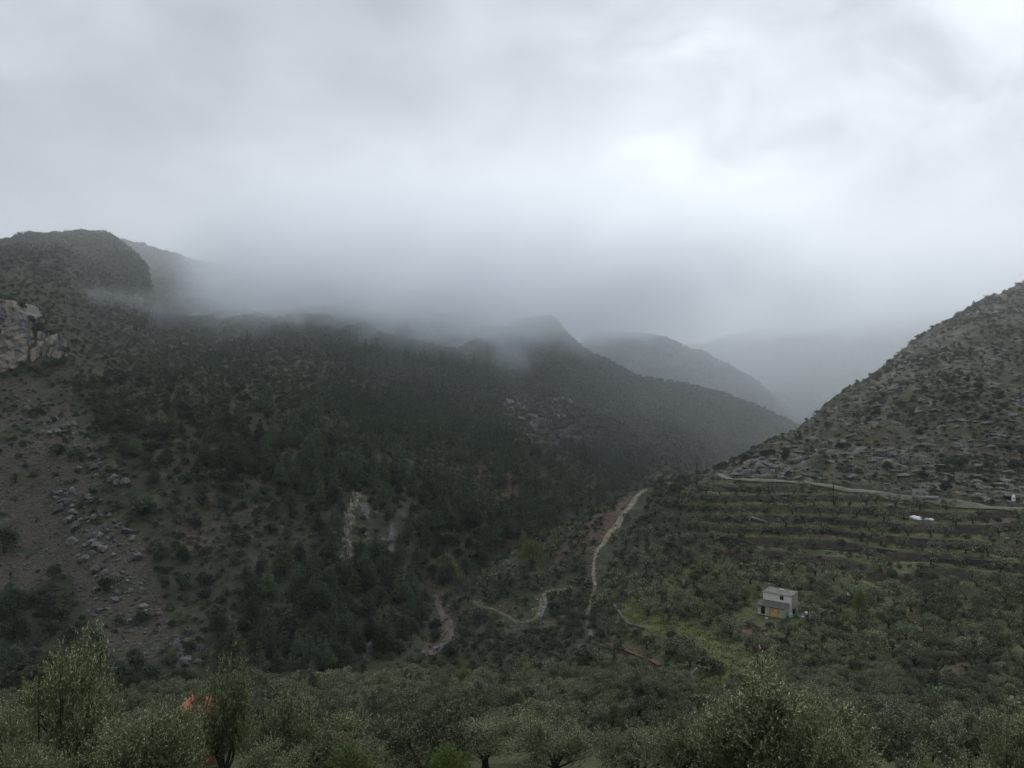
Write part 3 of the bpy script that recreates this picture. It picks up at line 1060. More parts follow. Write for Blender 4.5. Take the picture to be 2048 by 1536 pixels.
grass_m = blur(((inpoly(UU, PYF, grove) & (Yd < 260)) | (Yd < 90)).astype(float), 3) * 0.72
flat_tread = terr_m * (1 - ((bf > 0.6) & (terr_m > .5)) * 0.0)
grass_m = np.maximum(grass_m, terr_m * 0.62 + 0.25 * terr_m * (fbm(X / 22, Y / 9, oct=2) > -0.1))
red_polys = [[(1470, 1240), (1530, 1250), (1560, 1290), (1540, 1310), (1490, 1290)], [(1820, 1210), (1870, 1220), (1900, 1290), (1990, 1350), (1980, 1390), (1930, 1370), (1880, 1330), (1840, 1270)],
             [(1200, 1275), (1260, 1290), (1330, 1320), (1320, 1345), (1240, 1320), (1190, 1300)], [(880, 1150), (905, 1230), (925, 1270), (870, 1310), (830, 1300), (880, 1270), (865, 1190)],
             [(1210, 1010), (1270, 985), (1290, 985), (1230, 1070), (1130, 1130), (1090, 1130)], [(400, 850), (470, 860), (620, 880), (600, 900), (450, 895)], [(360, 1040), (420, 1050), (410, 1110), (360, 1100)],
             [(930, 930), (1010, 930), (1060, 980), (1010, 1010), (950, 990)], [(1600, 1060), (1700, 1050), (1690, 1085), (1610, 1080)], [(1940, 1030), (2048, 1040), (2048, 1065), (1950, 1050)]]
rm = np.zeros_like(Z)
for pl in red_polys:
    rm += inpoly(UU, PYF, pl)
red_m = blur((rm * ((Yd > 100) & (Yd < 420))).astype(float), 2) * 0.62
set_attr('scree', scr_m)
set_attr('meadow', mead_m)
set_attr('grassy', grass_m)
set_attr('redsoil', red_m)
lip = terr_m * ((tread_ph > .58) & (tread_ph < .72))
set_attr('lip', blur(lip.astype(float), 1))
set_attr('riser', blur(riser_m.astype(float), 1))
fin_gr = [(680, 990), (720, 975), (800, 1050), (815, 1120), (740, 1130), (670, 1130)]
upper_crag = [(225, 670), (232, 600), (262, 560), (290, 520), (330, 520), (330, 660), (280, 680)]
set_attr('rocky', np.maximum(rocky_m * 0.8, 0.8 * blur((inpoly(UU, PYF, upper_crag) & (Yd > 400) & (Yd < 760)).astype(float), 2) + 0.42 * blur((inpoly(UU, PYF, fin_gr) & (Yd < 300) & (Yd > 150)).astype(float), 3)))

# ------------------------------------------------------------------ ribbons: lane, trail, stream bed


def ribbon(name, pix, width, mat, lift=0.12, ymin=100, sub=4):
    pts = []
    for i in range(len(pix) - 1):
        a = hit(*pix[i], ymin)
        b_ = hit(*pix[i + 1], ymin)
        for s in range(sub):
            pts.append(a + (b_ - a) * s / sub)
    pts.append(hit(*pix[-1], ymin))
    P_ = np.array(pts)
    for _ in range(2):
        P_[1:-1] = (P_[:-2] + 2 * P_[1:-1] + P_[2:]) / 4
    n = len(P_)
    T_ = np.gradient(P_[:, :2], axis=0)
    T_ /= np.linalg.norm(T_, axis=1)[:, None] + 1e-9
    Nn = np.stack([-T_[:, 1], T_[:, 0]], 1)
    rows = 6
    V = []
    for i in range(n):
        w = (width if np.isscalar(width) else np.interp(i, np.linspace(0, n - 1, len(width)), width)) * (1 + .22 * float(vnoise(i * .9, 3.3)))
        zc = None
        for r_ in range(rows):
            o_ = (r_ / (rows - 1) - .5) * w
            x_, y_ = P_[i, 0] + Nn[i, 0] * o_, P_[i, 1] + Nn[i, 1] * o_
            V.append((x_, y_, float(H(x_, y_)) + lift - (0.25 if r_ in (0, rows - 1) else 0)))
    Fr = [(i * rows + r_, i * rows + r_ + 1, (i + 1) * rows + r_ + 1, (i + 1) * rows + r_) for i in range(n - 1) for r_ in range(rows - 1)]
    o = mesh_obj(name, V, Fr, mat, smooth=True)
    tag(o, kind='structure')
    return o, P_


lane_px = [(1440, 950), (1470, 961), (1530, 964), (1600, 968), (1660, 973), (1720, 983), (1780, 993), (1840, 1001), (1900, 1008), (1960, 1014), (2048, 1023), (2200, 1040)]
lane, LANE = ribbon('lane', lane_px, 2.1, M['asphalt'], 0.6, 200)
lane['label'] = 'pale unpaved lane running along the top of the terraces'
trail_px = [(1292, 980), (1276, 988), (1262, 1012), (1240, 1042), (1215, 1072), (1195, 1098), (1188, 1122), (1186, 1150), (1190, 1172)]
path_px = [(1190, 1172), (1180, 1200), (1176, 1235), (1180, 1270), (1200, 1300), (1240, 1322), (1300, 1345)]
trail, TRAIL = ribbon('trail', trail_px, [1.6, 2.4, 2.6, 2.4, 1.9, 1.2, 0.9, 1.3, 1.2], M['trail'], 0.25, 140)
trail['label'] = 'pale stony trail climbing the spur'
path_, PATH = ribbon('path', path_px, [1.2, 1.0, 1.6, 1.2, 2.2, 1.6], M['grasspath'], 0.25, 130)
path_['label'] = 'faint grassy path running down from the trail'
track_px = [(1150, 1178), (1120, 1180), (1085, 1186), (1082, 1215), (1072, 1238), (1045, 1248), (1022, 1240), (1000, 1222), (965, 1215), (945, 1205)]
track, TRACK = ribbon('track', track_px, 1.3, M['grasspath'], 0.25, 140)
track['label'] = 'grassy hairpin track on the end of the spur'
stream_px = [(868, 1190), (878, 1215), (893, 1245), (900, 1270), (890, 1290), (870, 1303), (845, 1308)]
stream, STREAM = ribbon('stream_bed', stream_px, [1.6, 2.2, 3.0, 2.6, 2.8, 2.4], M['stream'], 0.3, 160)
stream['label'] = 'dry stony stream bed at the bottom of the gully'

# ------------------------------------------------------------------ terrace walls: dry stone, one per visible riser
def wall_along(name, pix, h, thick, label, mat='wall_stone', ymin=120, depth_off=-0.1, cap_h=None):
    pts = []
    for i in range(len(pix) - 1):
        a, b_ = hit(*pix[i], ymin), hit(*pix[i + 1], ymin)
        L_ = np.linalg.norm((b_ - a)[:2])
        k = max(2, int(L_ / 0.9))
        for s in range(k):
            pts.append((a + (b_ - a) * s / k)[:2])
    P_ = np.array(pts)
    for _ in range(3):
        P_[1:-1] = (P_[:-2] + 2 * P_[1:-1] + P_[2:]) / 4
    mb = MB()
    rng = np.random.default_rng(len(name) + len(P_))
    rows = 5
    n = len(P_)
    T_ = np.gradient(P_, axis=0)
    T_ /= np.linalg.norm(T_, axis=1)[:, None] + 1e-9
    Nn = np.stack([-T_[:, 1], T_[:, 0]], 1)
    s_ = np.sign((-(P_ / np.linalg.norm(P_, axis=1)[:, None]) * Nn).sum(1))
    Nn = Nn * s_[:, None]              # towards the viewpoint side (downhill)
    zt = np.array([float(max(H(p[0] - q[0] * 1.0, p[1] - q[1] * 1.0), H(p[0], p[1]))) for p, q in zip(P_, Nn)]) + 0.1
    for _ in range(6):
        zt[1:-1] = (zt[:-2] + 2 * zt[1:-1] + zt[2:]) / 4
    V, Fw = [], []
    for i in range(n):
        ztop = zt[i] + rng.normal(0, .06)
        hh = h * (1 + .2 * float(vnoise(i * .13, 9.1)))
        for r_ in range(rows + 1):
            f = r_ / rows
            o_ = (1 - f) * .25 * hh * .5 + rng.normal(0, .05) + thick * .5
            V.append((P_[i, 0] + Nn[i, 0] * o_, P_[i, 1] + Nn[i, 1] * o_, ztop - hh * (1 - f)))
        V.append((P_[i, 0] - Nn[i, 0] * thick * .7, P_[i, 1] - Nn[i, 1] * thick * .7, ztop + .02))
        V.append((P_[i, 0] - Nn[i, 0] * thick * .7, P_[i, 1] - Nn[i, 1] * thick * .7, ztop - hh))
    R_ = rows + 3
    for i in range(n - 1):
        for r_ in range(R_):
            r2 = (r_ + 1) % R_
            Fw.append((i * R_ + r_, (i + 1) * R_ + r_, (i + 1) * R_ + r2, i * R_ + r2))
    Fw.append((0, 1, R_ - 2, R_ - 1))
    o = mesh_obj(name, V, Fw, M[mat])
    tag(o, label, 'stone wall', 'dry stone walls of the olive terraces')
    return o


W_ = 'terrace_wall'
WALLS = [
    ([(1850, 948), (1900, 944), (1960, 946), (2050, 950)], 1.2, 'lowest of three faint walls on the rocky slope near the right edge'),
    ([(1880, 922), (1950, 918), (2050, 920)], 1.1, 'middle of three faint walls on the rocky slope near the right edge'),
    ([(1900, 896), (1970, 892), (2050, 892)], 1.1, 'topmost of three faint walls on the rocky slope near the right edge'),
    ([(1388, 972), (1420, 976), (1460, 979), (1500, 984), (1560, 992), (1620, 1000)], 2.6, 'dark dry stone wall below the topmost terrace, running right from the roadside pole'),
    ([(1550, 1033), (1600, 1037), (1650, 1041), (1700, 1046), (1760, 1050), (1830, 1056)], 2.3, 'dry stone wall starting at the dirt ramp and pale stones'),
    ([(1430, 1030), (1470, 1040), (1520, 1058), (1560, 1064)], 2.6, 'dark curving stone wall below the pale stone pile'),
    ([(1590, 1060), (1660, 1066), (1740, 1072), (1820, 1078), (1900, 1083), (1960, 1086)], 2.6, 'long brown stone wall below the row of trimmed olives'),
    ([(1440, 1078), (1500, 1090), (1570, 1096), (1640, 1098), (1720, 1102), (1800, 1105)], 1.6, 'low wall edge of a bare brown terrace in mid slope'),
    ([(1480, 1120), (1560, 1124), (1640, 1130), (1700, 1136)], 1.3, 'low broken wall under the reddish bare terrace'),
    ([(1860, 1120), (1930, 1124), (2000, 1130), (2060, 1136)], 1.5, 'low wall right of the large shrub, near the right edge'),
    ([(1720, 1020), (1780, 1026), (1840, 1046), (1900, 1050), (1980, 1052), (2050, 1060)], 1.2, 'low stone edge beneath the white tarpaulins'),
]
for pix, h_, lab in WALLS:
    wall_along(W_, pix, h_, 0.5, lab, ymin=190)
wall_along('retaining_wall', [(1088, 1190), (1091, 1212), (1080, 1236)], 1.8, 0.8, 'pale stone retaining wall on the inside of the hairpin track', 'limestone', 150)
wall_along('retaining_wall', [(1228, 1210), (1246, 1240), (1290, 1262)], 1.4, 0.5, 'curved stone edge left of the strip of green grass', 'limestone_dark', 140)
wall_along('retaining_wall', [(1400, 1330), (1380, 1350), (1368, 1368)], 1.2, 0.5, 'low pale stone edge at the left end of the grassy clearing', 'limestone', 110)
wall_along('retaining_wall', [(1195, 1290), (1240, 1298), (1290, 1318), (1325, 1335)], 1.8, 0.8, 'collapsed reddish stone bank beside the foot of the trail', 'red_rubble', 130)
wall_along('retaining_wall', [(1475, 1246), (1500, 1252), (1535, 1275), (1552, 1300)], 2.2, 0.8, 'collapsed reddish bank in front of the small white house', 'red_rubble', 140)
wall_along('roadside_wall', [(1900, 998), (1960, 1003), (2050, 1006)], 1.0, 0.4, 'thin pale kerb wall on the slope above the lane', 'limestone', 240)

# ------------------------------------------------------------------ cliffs, crags and outcrops


def crag(name, lumps, mat, label, cat, ymin=150, seed=1, push=0.3, kind=None):
    """lumps: (px, py, width m, height m, depth m)"""
    gs = [hit(q[0], q[1], ymin) for q in lumps]
    root = empty(name, np.mean(gs, 0))
    tag(root, label, cat, None, kind)
    for k, (px, py, w, hh, dp) in enumerate(lumps):
        g = gs[k]
        V, Fq_ = rock_arr(seed * 97 + k, (w / 2, dp / 2, hh / 2), 10, 13, .16)
        V = rotz(V, random.uniform(-.5, .5))
        V = V + g + np.array([0, dp * push, 0])
        r_ = fbm(V[:, 0] / 1.1, V[:, 1] / 1.1, V[:, 2] / 2.2, 3)
        V[:, 1] -= r_ * .35 * min(1.5, dp / 4)
        V[:, 0] += fbm(V[:, 1] / 1.5 + 4, V[:, 2] / 1.5, V[:, 0] / 3, 3) * .3
        mesh_obj('block', V - np.array(root.location), Fq_, M[mat], parent=root)
    return root


def cliff_sheet(name, bottom, top, mat, label, ymin, res=.55, amp=1.6, thick=6.0, group=None, push=0.0, stand=0.0):
    xs = np.array([p[0] for p in bottom], float)
    yb = np.array([p[1] for p in bottom], float)
    xt = np.array([p[0] for p in top], float)
    yt = np.array([p[1] for p in top], float)
    g0, g1 = hit(xs[0], yb[0], ymin), hit(xs[-1], yb[-1], ymin)
    gt = hit(xt[len(xt) // 2], yt[len(xt) // 2], ymin)
    nu = max(10, int(abs(g1[0] - g0[0]) / res))
    nv = max(8, int(abs(gt[2] - g0[2]) / res) + 4)
    nv = min(nv, 90)
    B_ = np.array([hit(xs[0] + (xs[-1] - xs[0]) * i / nu, np.interp(xs[0] + (xs[-1] - xs[0]) * i / nu, xs, yb) + 5 * float(vnoise(i * .21, 3.)), ymin) for i in range(nu + 1)])
    T_ = np.array([hit(xt[0] + (xt[-1] - xt[0]) * i / nu, np.interp(xt[0] + (xt[-1] - xt[0]) * i / nu, xt, yt) + 6 * float(vnoise(i * .17, 8.)), ymin) for i in range(nu + 1)])
    if stand:
        T_ = B_.copy()
        for i in range(nu + 1):
            pt = np.interp(xt[0] + (xt[-1] - xt[0]) * i / nu, xt, yt) + 6 * float(vnoise(i * .17, 8.))
            T_[i, 1] = B_[i, 1] + stand
            T_[i, 0] = B_[i, 0] * T_[i, 1] / B_[i, 1]
            T_[i, 2] = (HZ - pt) / F * T_[i, 1]
        nv = 80
    for A_ in (B_, T_):
        for _ in range(4):
            A_[1:-1] = (A_[:-2] + 2 * A_[1:-1] + A_[2:]) / 4
    v = np.linspace(0, 1, nv + 1)[None, :, None]
    P_ = B_[:, None, :] * (1 - v) + T_[:, None, :] * v
    X_, Y_, Z_ = P_[..., 0], P_[..., 1], P_[..., 2]
    edge = np.sin(np.linspace(0, math.pi, nu + 1))[:, None].clip(0, 1) ** .22 * np.sin(np.linspace(0.25, math.pi - .12, nv + 1))[None, :] ** .22
    rel = 1.2 * fbm(X_ / 7, Z_ / 16, oct=3) + np.abs(fbm(X_ / 2.6, Z_ / 7 + 3, oct=4)) * 1.1 + .45 * fbm(X_ / 1.3, Z_ / 1.6, oct=4)
    Yf = Y_ - edge * (push + amp * .9 + amp * rel) + (1 - edge) * 1.2
    Xf = X_ + .4 * fbm(Z_ / 3, X_ / 3 + 9, oct=3)
    fr = np.stack([Xf, Yf, Z_], -1).reshape(-1, 3)
    bk = np.stack([X_, Y_ + thick, Z_ - .5], -1).reshape(-1, 3)
    a, b_ = np.meshgrid(np.arange(nu), np.arange(nv), indexing='ij')
    w = nv + 1
    q = np.stack([a * w + b_, (a + 1) * w + b_, (a + 1) * w + b_ + 1, a * w + b_ + 1], -1).reshape(-1, 4)
    N_ = len(fr)
    fs = [q, q[:, ::-1] + N_]
    i = np.arange(nu)
    fs.append(np.stack([i * w + nv, (i + 1) * w + nv, (i + 1) * w + nv + N_, i * w + nv + N_], -1))
    fs.append(np.stack([(i + 1) * w, i * w, i * w + N_, (i + 1) * w + N_], -1))
    j = np.arange(nv)
    fs.append(np.stack([j + 1, j, j + N_, j + 1 + N_], -1))
    fs.append(np.stack([nu * w + j, nu * w + j + 1, nu * w + j + 1 + N_, nu * w + j + N_], -1))
    o = mesh_obj(name, np.concatenate([fr, bk]), np.concatenate(fs), M[mat])
    tag(o, label, 'cliff', group)
    return o


rr = random.Random(5)
cliff_sheet('cliff', [(-170, 762), (-60, 752), (10, 742), (34, 735), (52, 726)], [(-170, 585), (-60, 592), (-10, 598), (22, 604), (50, 630)], 'cliff', 'pale limestone cliff streaked orange and cream above the scree, at the left edge', 200, .4, 2.6, 18.0, push=.5, stand=7.0)
L = []
for k in range(26):
    a = rr.uniform(56, 126)
    tp = np.interp(a, [50, 80, 100, 126], [640, 652, 672, 690])
    bt = np.interp(a, [50, 80, 100, 126], [735, 728, 722, 710])
    L.append((a, rr.uniform(tp + 8, bt), rr.uniform(2.5, 5), rr.uniform(6, 12), rr.uniform(3, 5)))
crag('cliff', L, 'cliff', 'jagged cream and grey rock faces, right of the largest cliff', 'cliff', 200, 3)
L = []
for py in range(992, 1128, 4):
    cx = np.interp(py, [985, 1010, 1040, 1075, 1110, 1128], [714, 706, 698, 690, 700, 676])
    for q in range(2):
        L.append((cx + rr.uniform(-7, 8), py + rr.uniform(-3, 3), rr.uniform(.8, 2.0), rr.uniform(1.6, 4.2), rr.uniform(1.0, 2.4)))
crag('rock_fin', L, 'pale_rock', 'pale yellowish fin of broken rock rising out of the pines', 'rock outcrop', 150, 5)
cliff_sheet('rock_slab', [(712, 1012), (745, 1060), (775, 1100), (800, 1110)], [(714, 984), (740, 1000), (765, 1025), (795, 1062)], 'limestone_dark', 'smooth dark grey slab slanting down right of the pale rock fin', 150, .4, .35, 3.0)
L = [(a, b_, rr.uniform(5, 8), rr.uniform(4, 7), rr.uniform(4, 6)) for a, b_ in ((1008, 815), (1020, 806), (1034, 800), (1048, 806), (1022, 822), (1036, 816), (1050, 822), (1062, 836), (1076, 826), (1090, 812), (1104, 803), (1120, 800), (1138, 806), (1090, 828), (1104, 820), (1120, 816), (1136, 820), (1110, 836), (1096, 846), (1124, 834), (1044, 840), (1060, 852))]
crag('rock_outcrop', L, 'limestone', 'pale split rock outcrop standing above the wooded gully', 'rock outcrop', 300, 7)
L = [(rr.uniform(1060, 1180), rr.uniform(850, 905), rr.uniform(5, 9), rr.uniform(5, 9), rr.uniform(3, 5)) for _ in range(20)]
crag('rock_outcrop', L, 'limestone_dark', 'dark broken crags directly under the pale split outcrop', 'rock outcrop', 300, 8)
cliff_sheet('crag', [(880, 676), (915, 690), (950, 704), (1000, 690)], [(884, 652), (915, 640), (950, 645), (996, 672)], 'limestone', 'streaked grey crag high on the slope just under the mist', 350, 1.0, 2.6, push=2.5)
L = [(rr.uniform(1370, 1430), rr.uniform(790, 870), rr.uniform(4, 8), rr.uniform(3, 6), rr.uniform(3, 4)) for _ in range(18)]
crag('crag', L, 'limestone_dark', 'broken grey rocks low on the ridge across the gorge', 'rock outcrop', 400, 10)
L = [(1760, 912, 6, 4, 3), (1775, 914, 8, 5, 3), (1790, 916, 8, 5, 3), (1803, 922, 7, 4, 3), (1812, 928, 5, 3, 3)]
crag('rock_slab', L, 'limestone_dark', 'big smooth grey slab on the rocky hillside above the lane', 'rock outcrop', 250, 11)
L = [(rr.uniform(1955, 1980), rr.uniform(975, 1003), rr.uniform(1.4, 2.6), rr.uniform(1.5, 3.2), 2.0) for _ in range(9)] + [(1962, 972, 2, 2, 2), (1946, 966, 1.5, 1.6, 1.5)]
crag('rock_outcrop', L, 'pale_rock', 'creamy broken rock face just above the lane', 'rock outcrop', 230, 12)
L = [(rr.uniform(1490, 1600), rr.uniform(925, 955), rr.uniform(3, 6), rr.uniform(2, 4), 3) for _ in range(18)]
crag('rock_outcrop', L, 'limestone', 'grey weathered rocks along the foot of the hill behind the lane', 'rock outcrop', 250, 13)
L = [(rr.uniform(345, 400), rr.uniform(1265, 1335), rr.uniform(1.6, 3.4), rr.uniform(1.5, 3.2), 2) for _ in range(16)]
crag('rock_outcrop', L, 'limestone_dark', 'dark crags low on the shaded slope behind the front olives', 'rock outcrop', 140, 14)
L = [(725 + k * 7 + rr.uniform(-4, 4), 1320 - k * 9 + rr.uniform(-6, 6), 1.2, 4.5, 3) for k in range(8)]
crag('rock_slab', L, 'limestone_dark', 'tilted dark rock strata beside the gully mouth', 'rock outcrop', 140, 15)

# pale stones of the heap beside the dirt ramp
mb_s = empty('stone_pile', hit(1520, 1040, 200))
tag(mb_s, 'line of pale tumbled stones at the edge of the dirt ramp', 'stone pile')
for k in range(22):
    f = k / 21
    g = hit(1498 + 34 * f + rr.uniform(-2, 2), 1035 + 9 * f + rr.uniform(-1.5, 2), 200)
    V, Fq_ = rock_arr(300 + k, (rr.uniform(.3, .6), rr.uniform(.3, .5), rr.uniform(.25, .45)), 4)
    o = mesh_obj('stone', V, Fq_, M['pale_rock'], parent=mb_s)
    o.location = g - np.array(mb_s.location) + np.array([0, 0, .25])

# ------------------------------------------------------------------ scattered boulders and slabs
ROCKM = [mesh_obj('boulder', *rock_arr(500 + k, (1, .85, .75), 6), M['limestone' if k % 2 else 'limestone_dark'], link=False) for k in range(8)]
SLABM = [mesh_obj('rock_ledge', *rock_arr(600 + k, (1.5, .8, .42), 6, 12, .14), M['limestone'], link=False) for k in range(8)]


def put(name, me_, x, y, z, sc, rz, tilt=0.0):
    o = bpy.data.objects.new(name, me_)
    COL.objects.link(o)
    o.location = (x, y, z)
    o.rotation_euler = (random.uniform(-tilt, tilt), random.uniform(-tilt, tilt), rz)
    o.scale = (sc * random.uniform(.85, 1.15), sc * random.uniform(.85, 1.15), sc * random.uniform(.85, 1.15)) if np.isscalar(sc) else sc
    return o


def poly_points(poly, n, mind_px, rng, ymin=100):
    xs = [p[0] for p in poly]
    ys = [p[1] for p in poly]
    pts = []
    for _ in range(n * 30):
        a, b_ = rng.uniform(min(xs), max(xs)), rng.uniform(min(ys), max(ys))
        if not inpoly(a, b_, poly):
            continue
        if any((a - c_[0]) ** 2 + ((b_ - c_[1]) * 1.6) ** 2 < mind_px ** 2 for c_ in pts):
            continue
        pts.append((a, b_))
        if len(pts) >= n:
            break
    return pts


rb = random.Random(9)
main_b = [(100, 960), (190, 990), (260, 1060), (290, 1120), (230, 1170), (140, 1110), (120, 1040)]
upper_b = [(0, 770), (70, 780), (150, 850), (230, 930), (260, 980), (210, 985), (110, 900), (20, 830)]
low_b = [(150, 1150), (250, 1140), (330, 1230), (330, 1300), (230, 1290), (170, 1220)]
for poly, n, md, s0, s1, gname in ((main_b, 70, 9, .7, 2.0, 'boulders on the scree'), (upper_b, 60, 10, .7, 2.0, 'boulders on the scree'), (low_b, 36, 11, .5, 1.4, 'boulders on the scree')):
    for a, b_ in poly_points(poly, n, md, rb):
        g = hit(a, b_, 140)
        s = s0 + (s1 - s0) * rb.random() ** 2.2
        o = put('boulder', rb.choice(ROCKM), g[0], g[1], g[2] + s * .25, s, rb.uniform(0, 6.28), .5)
        tag(o, None, 'boulder', gname)
        register(o, *g, 'large grey boulder' if s > 1.3 else 'mid-sized grey boulder' if s > .9 else 'small grey boulder')
for a, b_, s in ((870, 1302, 1.4), (852, 1307, .8), (882, 1296, 1.0), (869, 1176, .8), (846, 1309, .7)):
    g = hit(a, b_, 150)
    o = put('boulder', ROCKM[1], g[0], g[1], g[2] + .3, (s * 1.3, s, s * .8), rb.uniform(0, 6), .2)
    tag(o, None, 'boulder', 'white stones in the gully')
    register(o, *g, 'pale stone')
hill_poly = [(1420, 950), (1530, 905), (1600, 880), (1700, 810), (1800, 730), (1900, 670), (2040, 600), (2050, 1000), (1900, 990), (1700, 965), (1500, 955)]
for a, b_ in poly_points(hill_poly, 190, 17, rb):
    g = hit(a, b_, 230)
    s = rb.uniform(.8, 1.9) * (1.0 if b_ > 820 else .85)
    o = put('rock_ledge', rb.choice(SLABM), g[0], g[1], g[2] + .1 * s, s, rb.uniform(-.5, .3), .22)
    tag(o, None, 'rock ledge', 'limestone ledges on the rocky hill')
    register(o, *g, 'broad grey limestone ledge' if s > 1.4 else 'narrow grey limestone ledge')

# stones too many to count
def merge(name, protos, placements, mats, label, cat):
    """placements: (proto index, x, y, z, scale, rz)"""
    Vs, Fs, Ms, off_ = [], [], [], 0
    for k, x, y, z, s, a in placements:
        V, Fq_, mi = protos[k]
        ca, sa = math.cos(a) * s, math.sin(a) * s
        W2 = np.empty_like(V)
        W2[:, 0] = V[:, 0] * ca - V[:, 1] * sa + x
        W2[:, 1] = V[:, 0] * sa + V[:, 1] * ca + y
        W2[:, 2] = V[:, 2] * s + z
        Vs.append(W2)
        Fs.append(Fq_ + off_)
        Ms.append(mi)
        off_ += len(V)
    o = mesh_obj(name, np.concatenate(Vs), np.concatenate(Fs), mats, np.concatenate(Ms))
    tag(o, label, cat, None, 'stuff')
    return o


def world_points(n, ylo, yhi, rng, ulo=-180, uhi=2230, power=0.0):
    ulo = -180 if ulo < 0 else ulo
    uhi = 2230 if uhi > 2080 else uhi
    """even over the ground (power 0) or thinning with distance (power 1)"""
    u = rng.uniform(ulo, uhi, n)
    q = rng.uniform(0, 1, n)
    if power == 0:
        yy = np.sqrt(ylo ** 2 + q * (yhi ** 2 - ylo ** 2))
    elif power == 1:
        yy = ylo + q * (yhi - ylo)
    else:
        yy = ylo * (yhi / ylo) ** q
    return (u - 1024) / F * yy, yy


rg = np.random.default_rng(21)
x_, y_ = world_points(90000, 150, 360, rg, -60, 420, 0)
m_ = (samp(scr_m, x_, y_) > .35) & visible(x_, y_, .5)
x_, y_ = x_[m_][:9000], y_[m_][:9000]
z_ = H(x_, y_)
PR = [rock_arr(700 + k, (1, .8, .6), 2, 8, .1) for k in range(6)]
PR = [(a, b_, np.full(len(b_), (0, 1, 1, 0, 1, 2)[k])) for k, (a, b_) in enumerate(PR)]
merge('rubble', PR, [(int(rg.integers(6)), x_[i], y_[i], z_[i], .12 + .5 * rg.random() ** 3, rg.uniform(0, 6.28)) for i in range(len(x_))],
      [M['limestone'], M['limestone_dark'], M['red_rubble']], 'loose grey and reddish rubble of the scree', 'rubble')
x_, y_ = world_points(60000, 240, 560, rg, 1280, 2110, 0)
m_ = (samp(rocky_m, x_, y_) > .5) & visible(x_, y_, .5)
x_, y_ = x_[m_][:2200], y_[m_][:2200]
z_ = H(x_, y_)
PR = [rock_arr(800 + k, (1.5, .8, .4), 2, 8, .12) for k in range(6)]
PR = [(a, b_, np.zeros(len(b_))) for k, (a, b_) in enumerate(PR)]
merge('loose_stones', PR, [(int(rg.integers(6)), x_[i], y_[i], z_[i], .3 + .8 * rg.random() ** 2, rg.uniform(-.6, .6)) for i in range(len(x_))],
      [M['limestone']], 'loose limestone scattered between the ledges of the rocky hill', 'stones')

# ------------------------------------------------------------------ plant kinds
def protos(fn, seeds, mats, names, **kw):
    out = []
    for s in seeds:
        tr, cr = fn(s, **kw)
        out.append((tr.mesh(names[0], mats[0]), cr.mesh(names[1], mats[1])))
    return out


def single(fn, seeds, tm, cm, name, **kw):
    """trunk and crown in one mesh, with arrays kept for merging"""
    ms, arrs = [], []
    for s in seeds:
        tr, cr = fn(s, **kw)
        a, b_ = tr.arrays(), cr.arrays()
        V = np.concatenate([a[0], b_[0]])
        Fq_ = np.concatenate([a[1], b_[1] + len(a[0])])
        mi = np.concatenate([np.ones(len(a[1])), np.zeros(len(b_[1]))]).astype(int)
        ms.append(mesh_obj(name, V, Fq_, [cm, tm], mi, link=False))
        arrs.append((V, Fq_, mi))
    return ms, arrs


OL_MID = protos(olive_parts, (1, 2, 3, 4, 5, 6), (M['bark'], M['olive']), ('trunk', 'crown'))
OL_CLOSE = protos(olive_parts, (11, 12, 13, 14), (M['bark'], M['olive']), ('trunk', 'crown'), nleaf=12000, lf=.16, lw=.065, clumps=34, cs=.74)
OL_NEAR = protos(near_olive_parts, (21, 22, 23), (M['bark'], M['olive_near']), ('trunk', 'crown'), twigs=2300)
OL_SPIRE = protos(near_olive_parts, (27, 28, 29), (M['bark'], M['olive_near']), ('trunk', 'crown'), twigs=2000, spires=11, W=4.0, Hh=4.0)
OL_BIG = protos(near_olive_parts, (26,), (M['bark'], M['olive_near']), ('trunk', 'crown'), twigs=6000, spires=5, W=5.0, Hh=4.3)
OL_BUSHY = protos(near_olive_parts, (24, 25), (M['bark'], M['olive_near']), ('trunk', 'crown'), twigs=2900, spires=2, W=4.8, Hh=4.2)
PINE_P = protos(pine_parts, (31, 32, 33, 34, 35), (M['bark'], M['pine']), ('trunk', 'crown'), nleaf=3600, lf=.34, lw=.15)
PINE_LIT = []
for tm_, cm_ in PINE_P:
    c2_ = cm_.copy()
    c2_.name = 'crown'
    c2_.materials[0] = M['pine_lit']
    PINE_LIT.append((tm_, c2_))
PINE_M, PINE_A = single(pine_parts, (36, 37, 38, 39), M['bark'], M['pine'], 'pine_tree', nleaf=420, lf=.75, lw=.36)
OAK_M, OAK_A = single(round_parts, (41, 42, 43, 44), M['bark'], M['oak'], 'evergreen_oak', nleaf=1500, lf=.32, lw=.22)
OAKL_M, OAKL_A = single(round_parts, (45, 46, 47), M['bark'], M['oak'], 'evergreen_oak', nleaf=260, lf=.8, lw=.55, clumps=10)
SH_M, SH_A = single(round_parts, (51, 52, 53, 54), M['bark'], M['shrub'], 'shrub', W=2.4, Hh=1.7, nleaf=700, lf=.17, lw=.10, clumps=12, low=0.0)
SHL_M, SHL_A = single(round_parts, (55, 56, 57, 58), M['bark'], M['shrub'], 'shrub', W=2.4, Hh=1.5, nleaf=110, lf=.42, lw=.26, clumps=8, low=0.0)
SHO_A = [(a, b_, c_) for a, b_, c_ in SHL_A]
BARE_M, BARE_A = single(bare_parts, (61, 62, 63), M['bark'], M['bare'], 'bare_tree')
BR_P = protos(round_parts, (71, 72), (M['bark'], M['bright']), ('trunk', 'foliage'), W=3.2, Hh=3.4, nleaf=6000, lf=.11, lw=.06, clumps=22)


